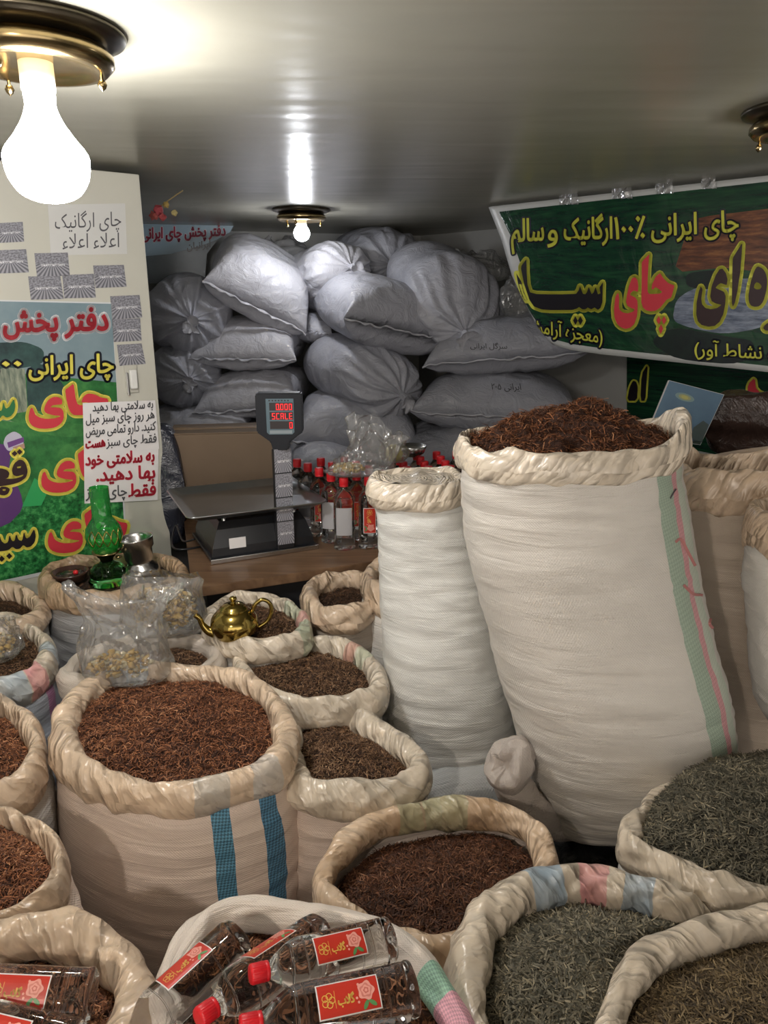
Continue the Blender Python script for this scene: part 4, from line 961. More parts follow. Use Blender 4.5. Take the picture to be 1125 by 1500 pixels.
W1 = [T1([(620, 190), (545, 270), (525, 300), (525, 500), (518, 800), (540, 870), (580, 905), (640, 918), (700, 910), (760, 870), (800, 820), (840, 770), (895, 745), (905, 720), (942, 590), (860, 560), (800, 500), (755, 432), (700, 480), (655, 580), (648, 635), (670, 640), (700, 612), (740, 635), (785, 670), (760, 692), (700, 697), (620, 698), (600, 670), (600, 500), (612, 300)]),
      T1([(218, 685), (190, 740), (172, 880), (180, 1000), (215, 1080), (260, 1120), (320, 1140), (380, 1125), (430, 1080), (465, 980), (475, 850), (468, 780), (440, 740), (375, 710), (390, 680), (420, 655), (475, 670), (483, 600), (470, 520), (440, 485), (400, 500), (365, 590), (335, 720), (325, 800), (345, 850), (400, 880), (440, 888), (410, 925), (350, 942), (290, 935), (245, 900), (235, 850), (240, 750), (230, 695)])]
D1 = [T1(p) for p in ([(740, 975), (770, 1030), (740, 1085), (710, 1030)], [(810, 975), (838, 1030), (805, 1085), (778, 1030)], [(770, 1080), (797, 1140), (765, 1208), (738, 1140)])]
W2 = [T2([(222, 138), (172, 205), (168, 240), (200, 400), (255, 560), (300, 625), (380, 655), (480, 662), (600, 662), (700, 660), (745, 645), (765, 630), (800, 655), (830, 655), (855, 635), (890, 655), (925, 635), (960, 660), (985, 640), (1005, 580), (1010, 375), (975, 430), (985, 490), (960, 500), (935, 425), (915, 480), (895, 500), (865, 425), (845, 480), (830, 498), (805, 495), (775, 415), (760, 460), (735, 495), (600, 500), (460, 500), (330, 497), (260, 480), (235, 400), (225, 280)]),
      T2([(118, 280), (170, 370), (200, 480), (235, 560), (180, 560), (140, 420)])]
D2 = [T2(p) for p in ([(727, 725), (751, 770), (729, 815), (704, 770)], [(779, 725), (805, 770), (779, 815), (754, 770)])]
W3 = [T3([(775, 225), (660, 410), (650, 440), (640, 1000), (655, 1050), (680, 1000), (710, 860), (750, 600), (765, 400)]),
      T3([(240, 790), (215, 850), (185, 1000), (180, 1150), (200, 1240), (250, 1290), (340, 1310), (420, 1300), (480, 1250), (530, 1150), (555, 1020), (560, 920), (540, 860), (430, 810), (460, 770), (500, 748), (575, 775), (585, 700), (565, 620), (520, 560), (480, 570), (430, 650), (380, 790), (362, 920), (380, 980), (430, 1010), (510, 1028), (450, 1070), (370, 1085), (300, 1070), (255, 1020), (245, 950), (262, 830)])]
HE = [T3([(970, 525), (930, 590), (880, 750), (855, 900), (860, 990), (890, 1040), (940, 1055), (1000, 1045), (1050, 980), (1085, 850), (1100, 720), (1080, 620), (1040, 560)]), T3([(960, 735), (1000, 750), (1028, 790), (1010, 825), (960, 830), (925, 810), (935, 760)])]
for k, p in enumerate(W1): sh.sh(polys([rnd(fine(p, 2), 1)]), PRED, 0.0022 + k * .0001, outline=YELB, ow=4.6)
for p in D1: sh.sh(polys([p]), PRED, 0.0025, outline=YELB, ow=4.4)
for k, p in enumerate(W2): sh.sh(polys([rnd(fine(p, 3), 1)]), PBLK, 0.0022 - k * .0001, outline=YELB, ow=4.6)
for p in D2: sh.sh(polys([p]), PBLK, 0.0025, outline=YELB, ow=4.2)
for k, p in enumerate(W3): sh.sh(polys([rnd(fine(p, 2), 1)]), PBRN, 0.0022 + k * .0001, outline=YELB, ow=4.8)
sh.sh(polys([rnd(HE[0], 1), rnd(HE[1], 1)]), PBRN, 0.0024, outline=YELB, ow=5.0)
sh.sh(polys([rnd(T3([(1240, 1150), (1160, 1230), (1070, 1285), (1045, 1330), (1080, 1365), (1180, 1350), (1300, 1250), (1330, 1100), (1280, 1080)]), 1)]), PBRN, 0.0024, outline=YELB, ow=5.0)
for t, l, r, hp in (('چای ایرانی', (955, 346), (1082, 339), 44), ('۱۰۰٪', (901, 350), (945, 348), 46), ('ارگانیک', (827, 351), (897, 349), 44), ('و', (803, 352), (817, 352), 44), ('سالم', (750, 354), (797, 352), 46), ('(معجزه آرامش)', (766, 484), (883, 503), 27), ('(قهوه نشاط آور)', (1018, 520), (1180, 529), 27)):
    sh.text(t, l, r, hp, YELB, h=0.0022, bold=(0.8 if hp > 30 else 0.35), outline2=PNAVY, ow2=3.4)
sh.build('printed_lettering', ban)
# bits of clear tape along its upper edge
TAPE = thin_film('sticky tape', (0.95, 0.95, 0.95), 0.15, 0.1)
for k, (x, w2) in enumerate(((835, 13), (913, 14), (975, 12), (1040, 10))):
    y = btop(x); q = [(x - w2, y - 7), (x + w2, y - 9), (x + w2 + 2, y + 10), (x - w2, y + 11)]
    slab('tape_strip', q, BAN, 0.012, 0.0006, TAPE, ban, 0.01)
# second banner on the wall below
WD = np.array([4.1, -5.2, 0]) ; WD /= np.linalg.norm(WD); WNn = np.array([WD[1], -WD[0], 0]); 
if np.dot(WNn, ORG - np.array([4.4, 1.25, 0])) < 0: WNn = -WNn
WALLR = Plane((4.4, 1.25, 0), WNn)
bn2 = thing('banner', 'dark green lettered banner low on the wall under the large banner', 'banner', WALLR.at(1020, 600))
slab('sheet', [(919, 500), (1330, 500), (1330, 720), (919, 640)], WALLR, 0.006, 0.002, nb.m, bn2)
sh = Sheet(lambda x, y, h: WALLR.at(x, y, 0.006 + h))
A2 = lambda P: [(850 + x / 4.09, 450 + y / 4.09) for x, y in P]
sh.sh(polys([rnd(A2([(410, 340), (372, 400), (365, 560), (395, 560), (402, 450)]), 1)]), PBLK, 0.002, outline=YELB, ow=2.6)
sh.sh(polys([rnd(A2([(320, 440), (300, 480), (285, 560), (345, 560), (350, 480), (340, 445)]), 1)]), PBLK, 0.002, outline=YELB, ow=2.6)
sh.sh(polys([rnd(A2([(1050, 420), (1010, 460), (1005, 530), (940, 530), (905, 580), (880, 640), (1130, 640), (1160, 540), (1060, 500)]), 1)]), PRED, 0.002, outline=YELB, ow=3.2)
sh.build('printed_lettering', bn2)
# far left small banner
BL = Plane(UY(270, 360, 5.45), (0.25, -1, 0)); fb = thing('banner', 'small pale blue banner with red lettering behind the bags at the left', 'banner', BL.at(270, 360))
V, F, E = polys([[(205, 327), (347, 322), (338, 340), (318, 352), (303, 372), (300, 412), (205, 416)]])
sh = Sheet(lambda x, y, h: BL.at(x, y, h)); sh.add(V, F, 0, simple('far banner dark', (0.05, 0.08, 0.10), 0.3, 0, 0.5, 8)); o = sh.build('sheet', fb); md = o.modifiers.new('thickness', 'SOLIDIFY'); md.thickness = 0.002
sh = Sheet(lambda x, y, h: BL.at(x, y, h + 0.004))
V, F, E = polys([[(205, 327), (346, 322.5), (337, 340), (318, 351), (300, 358), (250, 372), (205, 376)]]); sh.add(V, F, 0, simple('far banner pale', (0.30, 0.42, 0.50), 0.35))
sh.text('دفتر پخش چای ایرانی', (208, 350), (330, 345), 22, simple('far banner red', (0.50, 0.04, 0.09), 0.4), h=0.003, bold=.7, outline2=PWHT, ow2=1.4)
sh.text('ایرانیان', (274, 366), (308, 362), 14, PBLK, h=0.003, bold=.3)
sh.build('printed_lettering', fb)

# ------------------------------------------------------------------ counter and what stands on it
CZ = 0.66
nb = NB('counter wood'); ob = nb.coord('Object'); fw = nb.noise(nb.mapped(ob, (1.2, 16, 6), rot=(0, 0, -0.42)), 2.0, 5, 0.6, 0.8)
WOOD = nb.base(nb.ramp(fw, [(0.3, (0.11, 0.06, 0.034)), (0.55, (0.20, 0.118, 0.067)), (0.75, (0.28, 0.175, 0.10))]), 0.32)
ct = thing('counter', 'low wooden topped counter carrying the scale and bottles', 'counter', (-0.1, 2.9, 0))
cpoly = [(-0.64, 2.29), (0.62, 2.84), (0.42, 3.62), (-0.93, 3.28)]
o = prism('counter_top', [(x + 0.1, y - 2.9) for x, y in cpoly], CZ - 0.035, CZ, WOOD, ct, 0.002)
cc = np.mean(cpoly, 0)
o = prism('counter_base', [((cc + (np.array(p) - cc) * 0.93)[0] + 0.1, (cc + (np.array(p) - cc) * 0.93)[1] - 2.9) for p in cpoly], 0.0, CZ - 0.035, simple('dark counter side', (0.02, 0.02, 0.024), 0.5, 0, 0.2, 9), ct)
# scale
SC0 = UZ(309, 826, CZ); SR = math.radians(25)
sc = thing('weighing_scale', 'black shop scale with steel tray and red digits on a column', 'scale', tuple(SC0), rot=(0, 0, SR))
DARKM = simple('scale black enamel', (0.014, 0.015, 0.018), 0.28, 0, 0.2, 15)
TRAY = simple('scale steel', (0.42, 0.44, 0.45), 0.28, 1.0, 0.15, 8)
boxes('base_plate', [((0.205, 0.165, 0.012), (0.41, 0.35, 0.016))], DARKM, sc, 0.003)
boxes('base_trim', [((0.205, -0.012, 0.010), (0.414, 0.006, 0.018))], STEEL, sc, 0.002)
for x in (0.03, 0.38):
    for y in (0.02, 0.31): lathe('foot', [(0, 0), (0.014, 0), (0.014, 0.006), (0, 0.006)], BLACKP, sc, 16, center=(x, y, 0))
P = []
for z, x0, x1, y0, y1 in ((0.018, 0.01, 0.40, 0.01, 0.32), (0.05, 0.012, 0.398, 0.012, 0.318), (0.115, 0.035, 0.375, 0.03, 0.30), (0.14, 0.05, 0.36, 0.05, 0.28)):
    P.append([(x0, y0, z), (x1, y0, z), (x1, y1, z), (x0, y1, z)])
bo = grid('housing', np.array(P, float), DARKM, sc, True, world=False, cap0=True, cap1=True)
bo.data.polygons.foreach_set('use_smooth', [False] * len(bo.data.polygons))
for x, y in ((0.07, 0.06), (0.34, 0.06), (0.07, 0.27), (0.34, 0.27)): lathe('tray_post', [(0, 0.10), (0.008, 0.10), (0.008, 0.17), (0, 0.17)], STEEL, sc, 14, center=(x, y, 0))
# tray: shallow pan with a rounded lip
def rrect(hx, hy, r, n=12):
    q = []
    for cx, cy, a in ((hx - r, hy - r, 0), (-hx + r, hy - r, PI / 2), (-hx + r, -hy + r, PI), (hx - r, -hy + r, 3 * PI / 2)):
        q += [(cx + r * math.cos(a + t), cy + r * math.sin(a + t)) for t in np.linspace(0, PI / 2, n)]
    return np.array(q)
P = []
for hx, hy, z in ((0.215, 0.175, 0.172), (0.228, 0.188, 0.174), (0.258, 0.218, 0.193), (0.262, 0.222, 0.194), (0.264, 0.224, 0.190), (0.258, 0.218, 0.186), (0.228, 0.188, 0.168), (0.215, 0.175, 0.166)):
    q = rrect(hx, hy, 0.03); P.append(np.c_[q[:, 0] + 0.185, q[:, 1] + 0.185, np.full(len(q), z)])
grid('tray', np.array(P), TRAY, sc, True, world=False, cap0=True, cap1=True)
boxes('rating_label', [((0.105, 0.0135, 0.062), (0.062, 0.004, 0.040))], PAPER, sc, 0.0005, M=Matrix.Identity(4))
colx, coly = 0.283, 0.004
boxes('column', [((colx, coly, 0.21), (0.066, 0.03, 0.38))], DARKM, sc, 0.004)
for k in range(4):
    z = 0.36 - k * 0.092; n = 2
    V = [(colx - 0.032, coly - 0.0165, z + 0.043), (colx + 0.032, coly - 0.0165, z + 0.043), (colx + 0.032, coly - 0.0165, z - 0.045), (colx - 0.032, coly - 0.0165, z - 0.045)]
    V += [(x, y + 0.001, zz) for x, y, zz in V]
    mk('sticker', np.array(V), [[0, 1, 2, 3], [7, 6, 5, 4], [0, 4, 5, 1], [1, 5, 6, 2], [2, 6, 7, 3], [3, 7, 4, 0]], CARD, sc, False, [[0, 0], [1, 0], [1, 1], [0, 1]] + [[0, 0]] * 20)
# head, turned towards the viewer
HM = Matrix.Translation((colx, coly, 0.40)) @ Matrix.Rotation(math.radians(-22), 4, 'Z')
bm = bmesh.new(); out = [(-0.028, 0), (0.028, 0), (0.035, 0.03), (0.083, 0.066), (0.083, 0.20), (0.078, 0.206), (-0.078, 0.206), (-0.083, 0.20), (-0.083, 0.066), (-0.035, 0.03)]
vs = [bm.verts.new((x, -0.026, z)) for x, z in out]; fc = bm.faces.new(vs); ex = bmesh.ops.extrude_face_region(bm, geom=[fc])
bmesh.ops.translate(bm, vec=(0, 0.056, 0), verts=[g for g in ex['geom'] if isinstance(g, bmesh.types.BMVert)])
bmesh.ops.recalc_face_normals(bm, faces=bm.faces); bmesh.ops.bevel(bm, geom=bm.edges[:], offset=0.004, segments=2, affect='EDGES'); bmesh.ops.transform(bm, matrix=HM, verts=bm.verts)
me = bpy.data.meshes.new('display_head'); bm.to_mesh(me); bm.free(); me.materials.append(simple('scale head plastic', (0.009, 0.011, 0.016), 0.45, Specular_IOR_Level=0.25)); hdn = bpy.data.objects.new('display_head', me); COL.objects.link(hdn); hdn.parent = sc
def hfn(x, z, h): return np.array(HM @ Vector((x, -0.0265 - h, z)))
sh = Sheet(hfn)
def quad(x0, x1, z0, z1): return np.array([(x0, z0), (x1, z0), (x1, z1), (x0, z1)])
PANELB = simple('display overlay', (0.07, 0.12, 0.15), 0.4); DWIN = simple('display window', (0.008, 0.002, 0.003), 0.4); LED = emit('red display digits', (1.0, 0.012, 0.016, 1), 0.75)
q = [(-0.046, 0.186), (0.052, 0.186), (0.052, 0.066), (0.044, 0.058), (-0.038, 0.058), (-0.046, 0.066)]
sh.add(np.array(q), [list(range(6))], 0.0004, PANELB)
for k, (z0, t) in enumerate(((0.146, '0.000'), (0.113, 'SCALE'), (0.080, '0'))):
    sh.add(quad(-0.034, 0.049, z0 - 0.002, z0 + 0.026), [[0, 1, 2, 3]], 0.0008, DWIN)
    SEG = {'0': 'abcdef', 'S': 'afgcd', 'C': 'afed', 'A': 'abcefg', 'L': 'fed', 'E': 'afged'}
    x = 0.047; 
    for ch in t[::-1]:
        if ch == '.': sh.add(quad(x - 0.001, x + 0.002, z0, z0 + 0.003), [[0, 1, 2, 3]], 0.0012, LED); continue
        w3, hh, tk = 0.0118, 0.022, 0.0024; x0 = x - w3; x1 = x - 0.001
        sg = {'a': (x0, x1, z0 + hh - tk, z0 + hh), 'd': (x0, x1, z0, z0 + tk), 'g': (x0, x1, z0 + hh / 2 - tk / 2, z0 + hh / 2 + tk / 2), 'f': (x0, x0 + tk, z0 + hh / 2, z0 + hh), 'e': (x0, x0 + tk, z0, z0 + hh / 2), 'b': (x1 - tk, x1, z0 + hh / 2, z0 + hh), 'c': (x1 - tk, x1, z0, z0 + hh / 2)}
        for s in SEG[ch]: sh.add(quad(*sg[s]), [[0, 1, 2, 3]], 0.0012, LED)
        x -= 0.0152
sh.add(quad(-0.036, 0.044, 0.061, 0.073), [[0, 1, 2, 3]], 0.0008, simple('display footer', (0.22, 0.26, 0.28), 0.4))
for i in range(7): sh.add(quad(-0.036 + i * 0.011, -0.030 + i * 0.011, 0.177, 0.182), [[0, 1, 2, 3]], 0.0008, BLACKP)
v = mk('display_face', np.array(sh.V), sh.F, sh.mats, hdn, False, None, sh.mi)
# cable
tag(tube('power_cable', [UZ(285, 790, CZ + 0.05), UZ(268, 792, CZ + 0.03), UZ(258, 770, CZ + 0.05), UZ(252, 795, CZ + 0.008), UZ(262, 805, CZ + 0.006), UZ(300, 800, CZ + 0.005)], 0.004, BLACKP, res=60), 'black power cable coiled left of the scale', 'cable')
# cardboard box
nb = NB('cardboard'); ob = nb.coord(); cf = nb.noise(ob, 5, 4); CARDB = nb.base(nb.mix(cf, (0.12, 0.083, 0.052), (0.17, 0.117, 0.075)), 0.75)
bx = thing('cardboard_box', 'brown cardboard box behind the scale on the counter', 'box', (*UZ(335, 720, CZ)[:2], CZ), rot=(0, 0, math.radians(9)))
bxc = UY(335, 640, 3.24); bx.location = (bxc[0], 3.24, CZ)
boxes('body', [((0, 0, 0.185), (0.50, 0.24, 0.37))], CARDB, bx, 0.006)
boxes('top_flap', [((0, -0.06, 0.373), (0.49, 0.115, 0.005)), ((0, 0.06, 0.373), (0.49, 0.115, 0.005))], CARDB, bx, 0.001)
boxes('tape_strip', [((0, 0, 0.377), (0.50, 0.05, 0.0015))], simple('brown tape', (0.30, 0.20, 0.11), 0.25), bx)
BLK = bagmat('black plastic wrap', (0.025, 0.027, 0.04), 0.25)
pillow('black plastic wrapped bundle standing left of the cardboard box', UY(246, 722, 3.12), (0.17, 0.20, 0.62), (0, 0, 10), 61, BLK, seam=(), group=None, name='wrapped_bundle', wr=1.3)

# ------------------------------------------------------------------ rosewater bottles
LABR = simple('label red', (0.52, 0.035, 0.02), 0.35); LABW = simple('label white', (0.75, 0.73, 0.72), 0.4); GOLDP = simple('label gold', (0.72, 0.45, 0.10), 0.3); ROSE = simple('label rose', (0.80, 0.36, 0.30), 0.4); LEAFG = simple('label leaf', (0.10, 0.28, 0.10), 0.4); SILV = simple('label back silver', (0.42, 0.42, 0.44), 0.4)
BP = catmull_open(np.array([(0.030, 0.002), (0.042, 0.004), (0.0445, 0.016), (0.0445, 0.05), (0.0432, 0.056), (0.0445, 0.062), (0.0445, 0.175), (0.043, 0.182), (0.0445, 0.188), (0.041, 0.206), (0.030, 0.226), (0.0175, 0.243), (0.0145, 0.252)]), 80)
def bexp(z): return 3.2 if z < 0.19 else 3.2 - 1.2 * min(1, (z - 0.19) / 0.05)
def bk(a, e): return (abs(math.cos(a)) ** e + abs(math.sin(a)) ** e) ** (-1 / e)
def make_bottle(label, group, back=False):
    r = thing('rosewater_bottle', label, 'bottle', (0, 0, 0), group)
    n = 64; P = np.zeros((len(BP) + 1, n, 3)); A = np.linspace(0, 2 * PI, n, endpoint=False)
    P[0, :, 2] = 0.012; P[0, :, 0] = 0.008 * np.cos(A); P[0, :, 1] = 0.008 * np.sin(A)
    for j, (rr, z) in enumerate(BP):
        e = bexp(z); k = np.array([bk(a, e) for a in A]); sc_ = 0.90
        ped = 1 + (0.05 * np.cos(A * 5) if z < 0.014 else 0)
        P[j + 1, :, 0] = rr * sc_ * k * np.cos(A) * ped; P[j + 1, :, 1] = rr * sc_ * k * np.sin(A) * ped; P[j + 1, :, 2] = z
    grid('body', P, PET, r, True, world=False, cap0=True, cap1=True)
    cap = []
    for rr, z in ((0.0165, 0.247), (0.0168, 0.249), (0.0168, 0.2525), (0.0162, 0.2535), (0.0168, 0.2545), (0.0168, 0.277), (0.0155, 0.2805), (0.010, 0.281), (0.0, 0.281)):
        q = np.linspace(0, 2 * PI, 96, endpoint=False); kn = 1 + (0.022 * np.sign(np.cos(q * 24)) if 0.254 < z < 0.278 else 0)
        cap.append(np.stack([rr * kn * np.cos(q), rr * kn * np.sin(q), np.full(96, z)], -1))
    grid('cap', np.array(cap), REDCAP, r, True, world=False, cap0=True)
    # label: x runs from the cap end to the foot, y around the body
    def lf(x, y, h):
        z = 0.176 - x; a = -y / 0.043; k = bk(a, 3.2); rr = 0.0445 * 0.9 * k + 0.0006 + h
        return np.array([rr * math.cos(a), rr * math.sin(a), z])
    sh = Sheet(lf)
    def lrect(x0, x1, y0, y1, h, m, n=8):
        q = [(x0 + (x1 - x0) * i / n, y0 + (y1 - y0) * j / n) for j in range(n + 1) for i in range(n + 1)]
        F = [[j * (n + 1) + i, j * (n + 1) + i + 1, (j + 1) * (n + 1) + i + 1, (j + 1) * (n + 1) + i] for j in range(n) for i in range(n)]
        sh.add(q, F, h, m)
    if back:
        lrect(0.004, 0.112, -0.030, 0.030, 0, SILV)
    else:
        lrect(0.008, 0.108, -0.024, 0.024, 0, LABW); lrect(0.010, 0.106, -0.022, 0.022, 0.0004, LABR)
        V, F, E = glyphs('گلاب'); V = V - V.min(0); V = V / V[:, 0].max()
        W = np.stack([0.040 + V[:, 0] * 0.026, 0.012 - V[:, 1] * 0.034], -1); sh.add(W, F, 0.0009, GOLDP); sh.add(*rib(W, E, 0.0007), 0.0009, GOLDP)
        for k in range(5):     # ornament: looped petals
            a0 = k * 2 * PI / 5; cx, cy = 0.025 + 0.006 * math.cos(a0), 0.006 * math.sin(a0)
            q = np.array([(cx + 0.0045 * math.cos(t), cy + 0.0045 * math.sin(t)) for t in np.linspace(0, 2 * PI, 14, endpoint=False)])
            sh.add(*rib(q, [(i, (i + 1) % 14) for i in range(14)], 0.0006), 0.0009, GOLDP)
        sh.add(np.array([(0.0355, -0.012), (0.0362, -0.012), (0.0362, 0.012), (0.0355, 0.012)]), [[0, 1, 2, 3]], 0.0009, GOLDP)
        for k, (rad, m) in enumerate(((0.013, ROSE), (0.0095, simple('rose mid', (0.66, 0.22, 0.18), 0.4)), (0.007, ROSE), (0.0042, simple('rose heart', (0.60, 0.16, 0.13), 0.4)), (0.0022, ROSE))):
            V, F, E = polys([[(0.086 + rad * (1 + .12 * math.cos(5 * t + k)) * math.cos(t), -0.004 + rad * (1 + .12 * math.cos(5 * t + k)) * math.sin(t)) for t in np.linspace(0, 2 * PI, 30, endpoint=False)]])
            sh.add(V, F, 0.0009 + k * 0.0003, m)
        for cx, cy, rot in ((0.094, 0.014, .6), (0.083, 0.015, 2.2)):
            V, F, E = polys([[(cx + 0.007 * math.cos(t) * math.cos(rot) - .003 * math.sin(t) * math.sin(rot), cy + 0.007 * math.cos(t) * math.sin(rot) + .003 * math.sin(t) * math.cos(rot)) for t in np.linspace(0, 2 * PI, 16, endpoint=False)]]); sh.add(V, F, 0.001, LEAFG)
        for cx, cy in ((0.072, 0.010), (0.070, 0.004), (0.075, -0.014)):
            V, F, E = polys([[(cx + 0.002 * math.cos(t), cy + 0.002 * math.sin(t)) for t in np.linspace(0, 2 * PI, 10, endpoint=False)]]); sh.add(V, F, 0.001, ROSE)
    mk('label', np.array(sh.V), sh.F, sh.mats, r, False, None, sh.mi)
    return r
GBT = 'red capped bottles standing beside the scale'
btA = make_bottle('bottle with a silver back label, front of the left row beside the scale', GBT, True)
btB = make_bottle('bottle with a red label, standing right of the silver labelled bottle', GBT)
f0 = UZ(505, 803, CZ)[:2]; f1 = UZ(536, 801, CZ)[:2]
btA.location = (f0[0], f0[1], CZ); btA.rotation_euler = (0, 0, math.radians(-88))
btB.location = (f1[0] + 0.012, f1[1], CZ); btB.rotation_euler = (0, 0, math.radians(-84))
e1 = np.array([-0.052, 0.080]); e2 = np.array([0.098, 0.02])
for i in range(0, 5):
    for j in range(0, 3):
        if i == 0 and j < 2: continue
        p = f0 + e1 * i * 1.02 + e2 * j
        d = dup(btA if j == 0 and i % 2 else btB, ('red capped bottle in the left row by the scale, %s behind the front one' % ['', 'directly', 'second', 'third', 'farthest'][i]) if j == 0 else ('red capped bottle in the middle row by the scale, %s behind the front one' % ['', 'directly', 'second', 'third', 'farthest'][i]) if j == 1 else ('red capped bottle in the right row by the narrow tall sack, %s from front' % ['first', 'second', 'third', 'fourth', 'fifth'][i]), GBT)
        d.location = (p[0], p[1], CZ); d.rotation_euler = (0, 0, math.radians(-92 + (17 * i + 23 * j) % 50 - 25))
g0 = UZ(596, 684, CZ + 0.28)[:2]; k = 0
for j in range(4):
    for i in range(5):
        p = g0 + np.array([0.092, 0.012]) * i * 0.95 + np.array([-0.012, 0.092]) * j
        d = dup(btB, 'red capped bottle behind the narrow tall sack, %s in the %s far row' % (['first', 'second', 'third', 'fourth', 'last'][i], ['front', 'second', 'third', 'back'][j]), 'far bottles between the bags and the tall sacks')
        d.location = (p[0], p[1], CZ); d.rotation_euler = (0, 0, math.radians(-90 + (50 * k) % 70 - 35)); k += 1
GBL = 'rosewater bottles lying on the front sacks'
def lie(label, base, cap, up, sc_=0.80, src=None, first=[None]):
    B = UZ(*base); Cp = UZ(*cap); z = Vector(Cp - B); L = z.length; z.normalize()
    upv = Vector(up); x = (upv - z * upv.dot(z)).normalized(); y = z.cross(x)
    M = Matrix((x, y, z)).transposed()
    if first[0] is None: first[0] = make_bottle(label, GBL); d = first[0]
    else: d = dup(first[0], label, GBL)
    s = L / 0.281
    d.scale = (min(s, .86) if s > .86 else max(s, .74),) * 3
    d.rotation_euler = M.to_euler(); d.location = Vector(B) ; return d
lie('bottle lying with red label up, topmost and rearmost of the middle pile', (572, 1378, .665), (366, 1428, .700), (0.05, -0.5, 1))
lie('bottle with dark reflections and red label, lying in front of the topmost bottle', (606, 1450, .665), (338, 1508, .690), (0.1, -0.5, 1))
lie('bottle lying under the topmost one with its label turned to the left', (470, 1368, .63), (290, 1492, .665), (-0.5, 0.35, 1))
lie('bottle at the left of the pile, foot raised towards the large sack', (352, 1372, .655), (165, 1545, .63), (-0.55, -0.2, 1))
lie('bottle at the very bottom of the pile, cut off by the lower picture edge', (600, 1535, .665), (340, 1560, .665), (0, -0.4, 1))
lie('bottle lying on the bottom left sack, its red label facing up', (138, 1458, .635), (-115, 1448, .665), (0.0, -0.75, 1))
lie('lowest bottle on the bottom left sack, cut off by the lower picture edge', (112, 1538, .635), (-135, 1478, .665), (0.0, -0.75, 1))

# ------------------------------------------------------------------ oil lamp, cup, bowl, teapot
GG = glass('green glass', (0.22, 0.85, 0.30), 1.25, 0.03); GTH = thin_film('green lamp chimney', (0.16, 0.80, 0.26), 0.22, 0.06, (0.10, 0.75, 0.20))
LZ = 0.625; lp = UZ(160, 852, LZ)
ol = thing('oil_lamp', 'green glass oil lamp with gold ornament standing on the tan-collared sack', 'oil lamp', tuple(lp))
lathe('glass_base', [(0, 0), (0.066, 0.0), (0.068, 0.01), (0.060, 0.02), (0.062, 0.035), (0.060, 0.05), (0.045, 0.066), (0.026, 0.074), (0.020, 0.082), (0, 0.082)], GG, ol, 48)
lathe('burner', [(0, 0.08), (0.022, 0.08), (0.024, 0.092), (0.030, 0.096), (0.034, 0.104), (0.045, 0.110), (0.047, 0.114), (0.03, 0.116), (0, 0.116)], BRASS, ol, 40)
ch = lathe('glass_chimney', [(0.038, 0.113), (0.044, 0.125), (0.058, 0.150), (0.063, 0.172), (0.058, 0.200), (0.044, 0.222), (0.034, 0.236), (0.032, 0.25), (0.032, 0.345), (0.0305, 0.345), (0.0305, 0.25), (0.0325, 0.236)], GTH, ol, 48)
kn = []
for k in range(5):
    a0 = -1.9 + k * 0.42
    for s in (-1, 1):
        q = []
        for t in np.linspace(0, 1, 18):
            a = a0 + s * 0.20 * math.sin(t * PI); z = 0.148 + 0.055 * t; rr = np.interp(z, [0.148, 0.172, 0.2, 0.21], [0.0585, 0.0645, 0.059, 0.053])
            q.append((lp[0] + rr * math.cos(a), lp[1] + rr * math.sin(a), lp[2] + z))
        kn.append(q)
vv, ff = [], []
for q in kn:
    o = tube('gold_ornament', q, 0.0016, GOLD, ol, 8); vv.append(o)
bm = bmesh.new()
for o in vv: bm.from_mesh(o.data)
me = bpy.data.meshes.new('gold_ornament'); bm.to_mesh(me); bm.free(); me.materials.append(GOLD)
for o in vv: bpy.data.objects.remove(o)
o = bpy.data.objects.new('gold_ornament', me); COL.objects.link(o); o.parent = ol
lathe('wick_knob', [(0, 0), (0.010, 0), (0.010, 0.006), (0, 0.006)], BRASS, ol, 16, center=(0.05, -0.02, 0.098))
cp = UZ(210, 846, LZ)
mc = thing('metal_cup', 'steel samovar top cup with flared rim right of the green lamp', 'metal cup', tuple(cp), rot=(0, math.radians(-6), 0))
lathe('body', [(0.0, 0.0), (0.052, 0.0), (0.062, 0.012), (0.064, 0.03), (0.056, 0.045), (0.044, 0.056), (0.042, 0.066), (0.048, 0.076), (0.050, 0.108), (0.058, 0.118), (0.060, 0.145), (0.062, 0.150), (0.062, 0.154), (0.058, 0.152), (0.054, 0.14), (0.046, 0.11), (0.042, 0.085), (0, 0.082)], STEEL, mc, 56)
lathe('contents', [(0.0, 0.115), (0.030, 0.113), (0.046, 0.106), (0, 0.10)], simple('cup contents', (0.16, 0.07, 0.05), 0.7, 0, 0.5, 60), mc, 32)
lathe('stud', [(0, 0), (0.007, 0), (0.006, 0.005), (0, 0.006)], WHITEP, mc, 14, center=(0.0, -0.058, 0.03))
bp = UZ(104, 852, LZ)
bw = thing('small_bowl', 'small dark brown bowl at the left end of the tan-collared sack', 'bowl', tuple(bp))
lathe('body', [(0.0, 0.0), (0.035, 0.0), (0.052, 0.012), (0.062, 0.034), (0.063, 0.040), (0.058, 0.040), (0.048, 0.02), (0.0, 0.010)], simple('brown bowl glaze', (0.045, 0.022, 0.016), 0.2), bw, 48)
lathe('glass_disc', [(0, 0.024), (0.050, 0.026), (0.046, 0.032), (0.02, 0.036), (0, 0.037)], glass('bowl glass', (0.8, 0.8, 0.8), 1.3), bw, 32)
lathe('red_bead', [(0, 0.033), (0.008, 0.035), (0.009, 0.042), (0.005, 0.047), (0, 0.048)], REDCAP, bw, 16, center=(0.026, -0.012, 0))
tp = UZ(342, 936, 0.605)
tp = UZ(345, 938, 0.605)
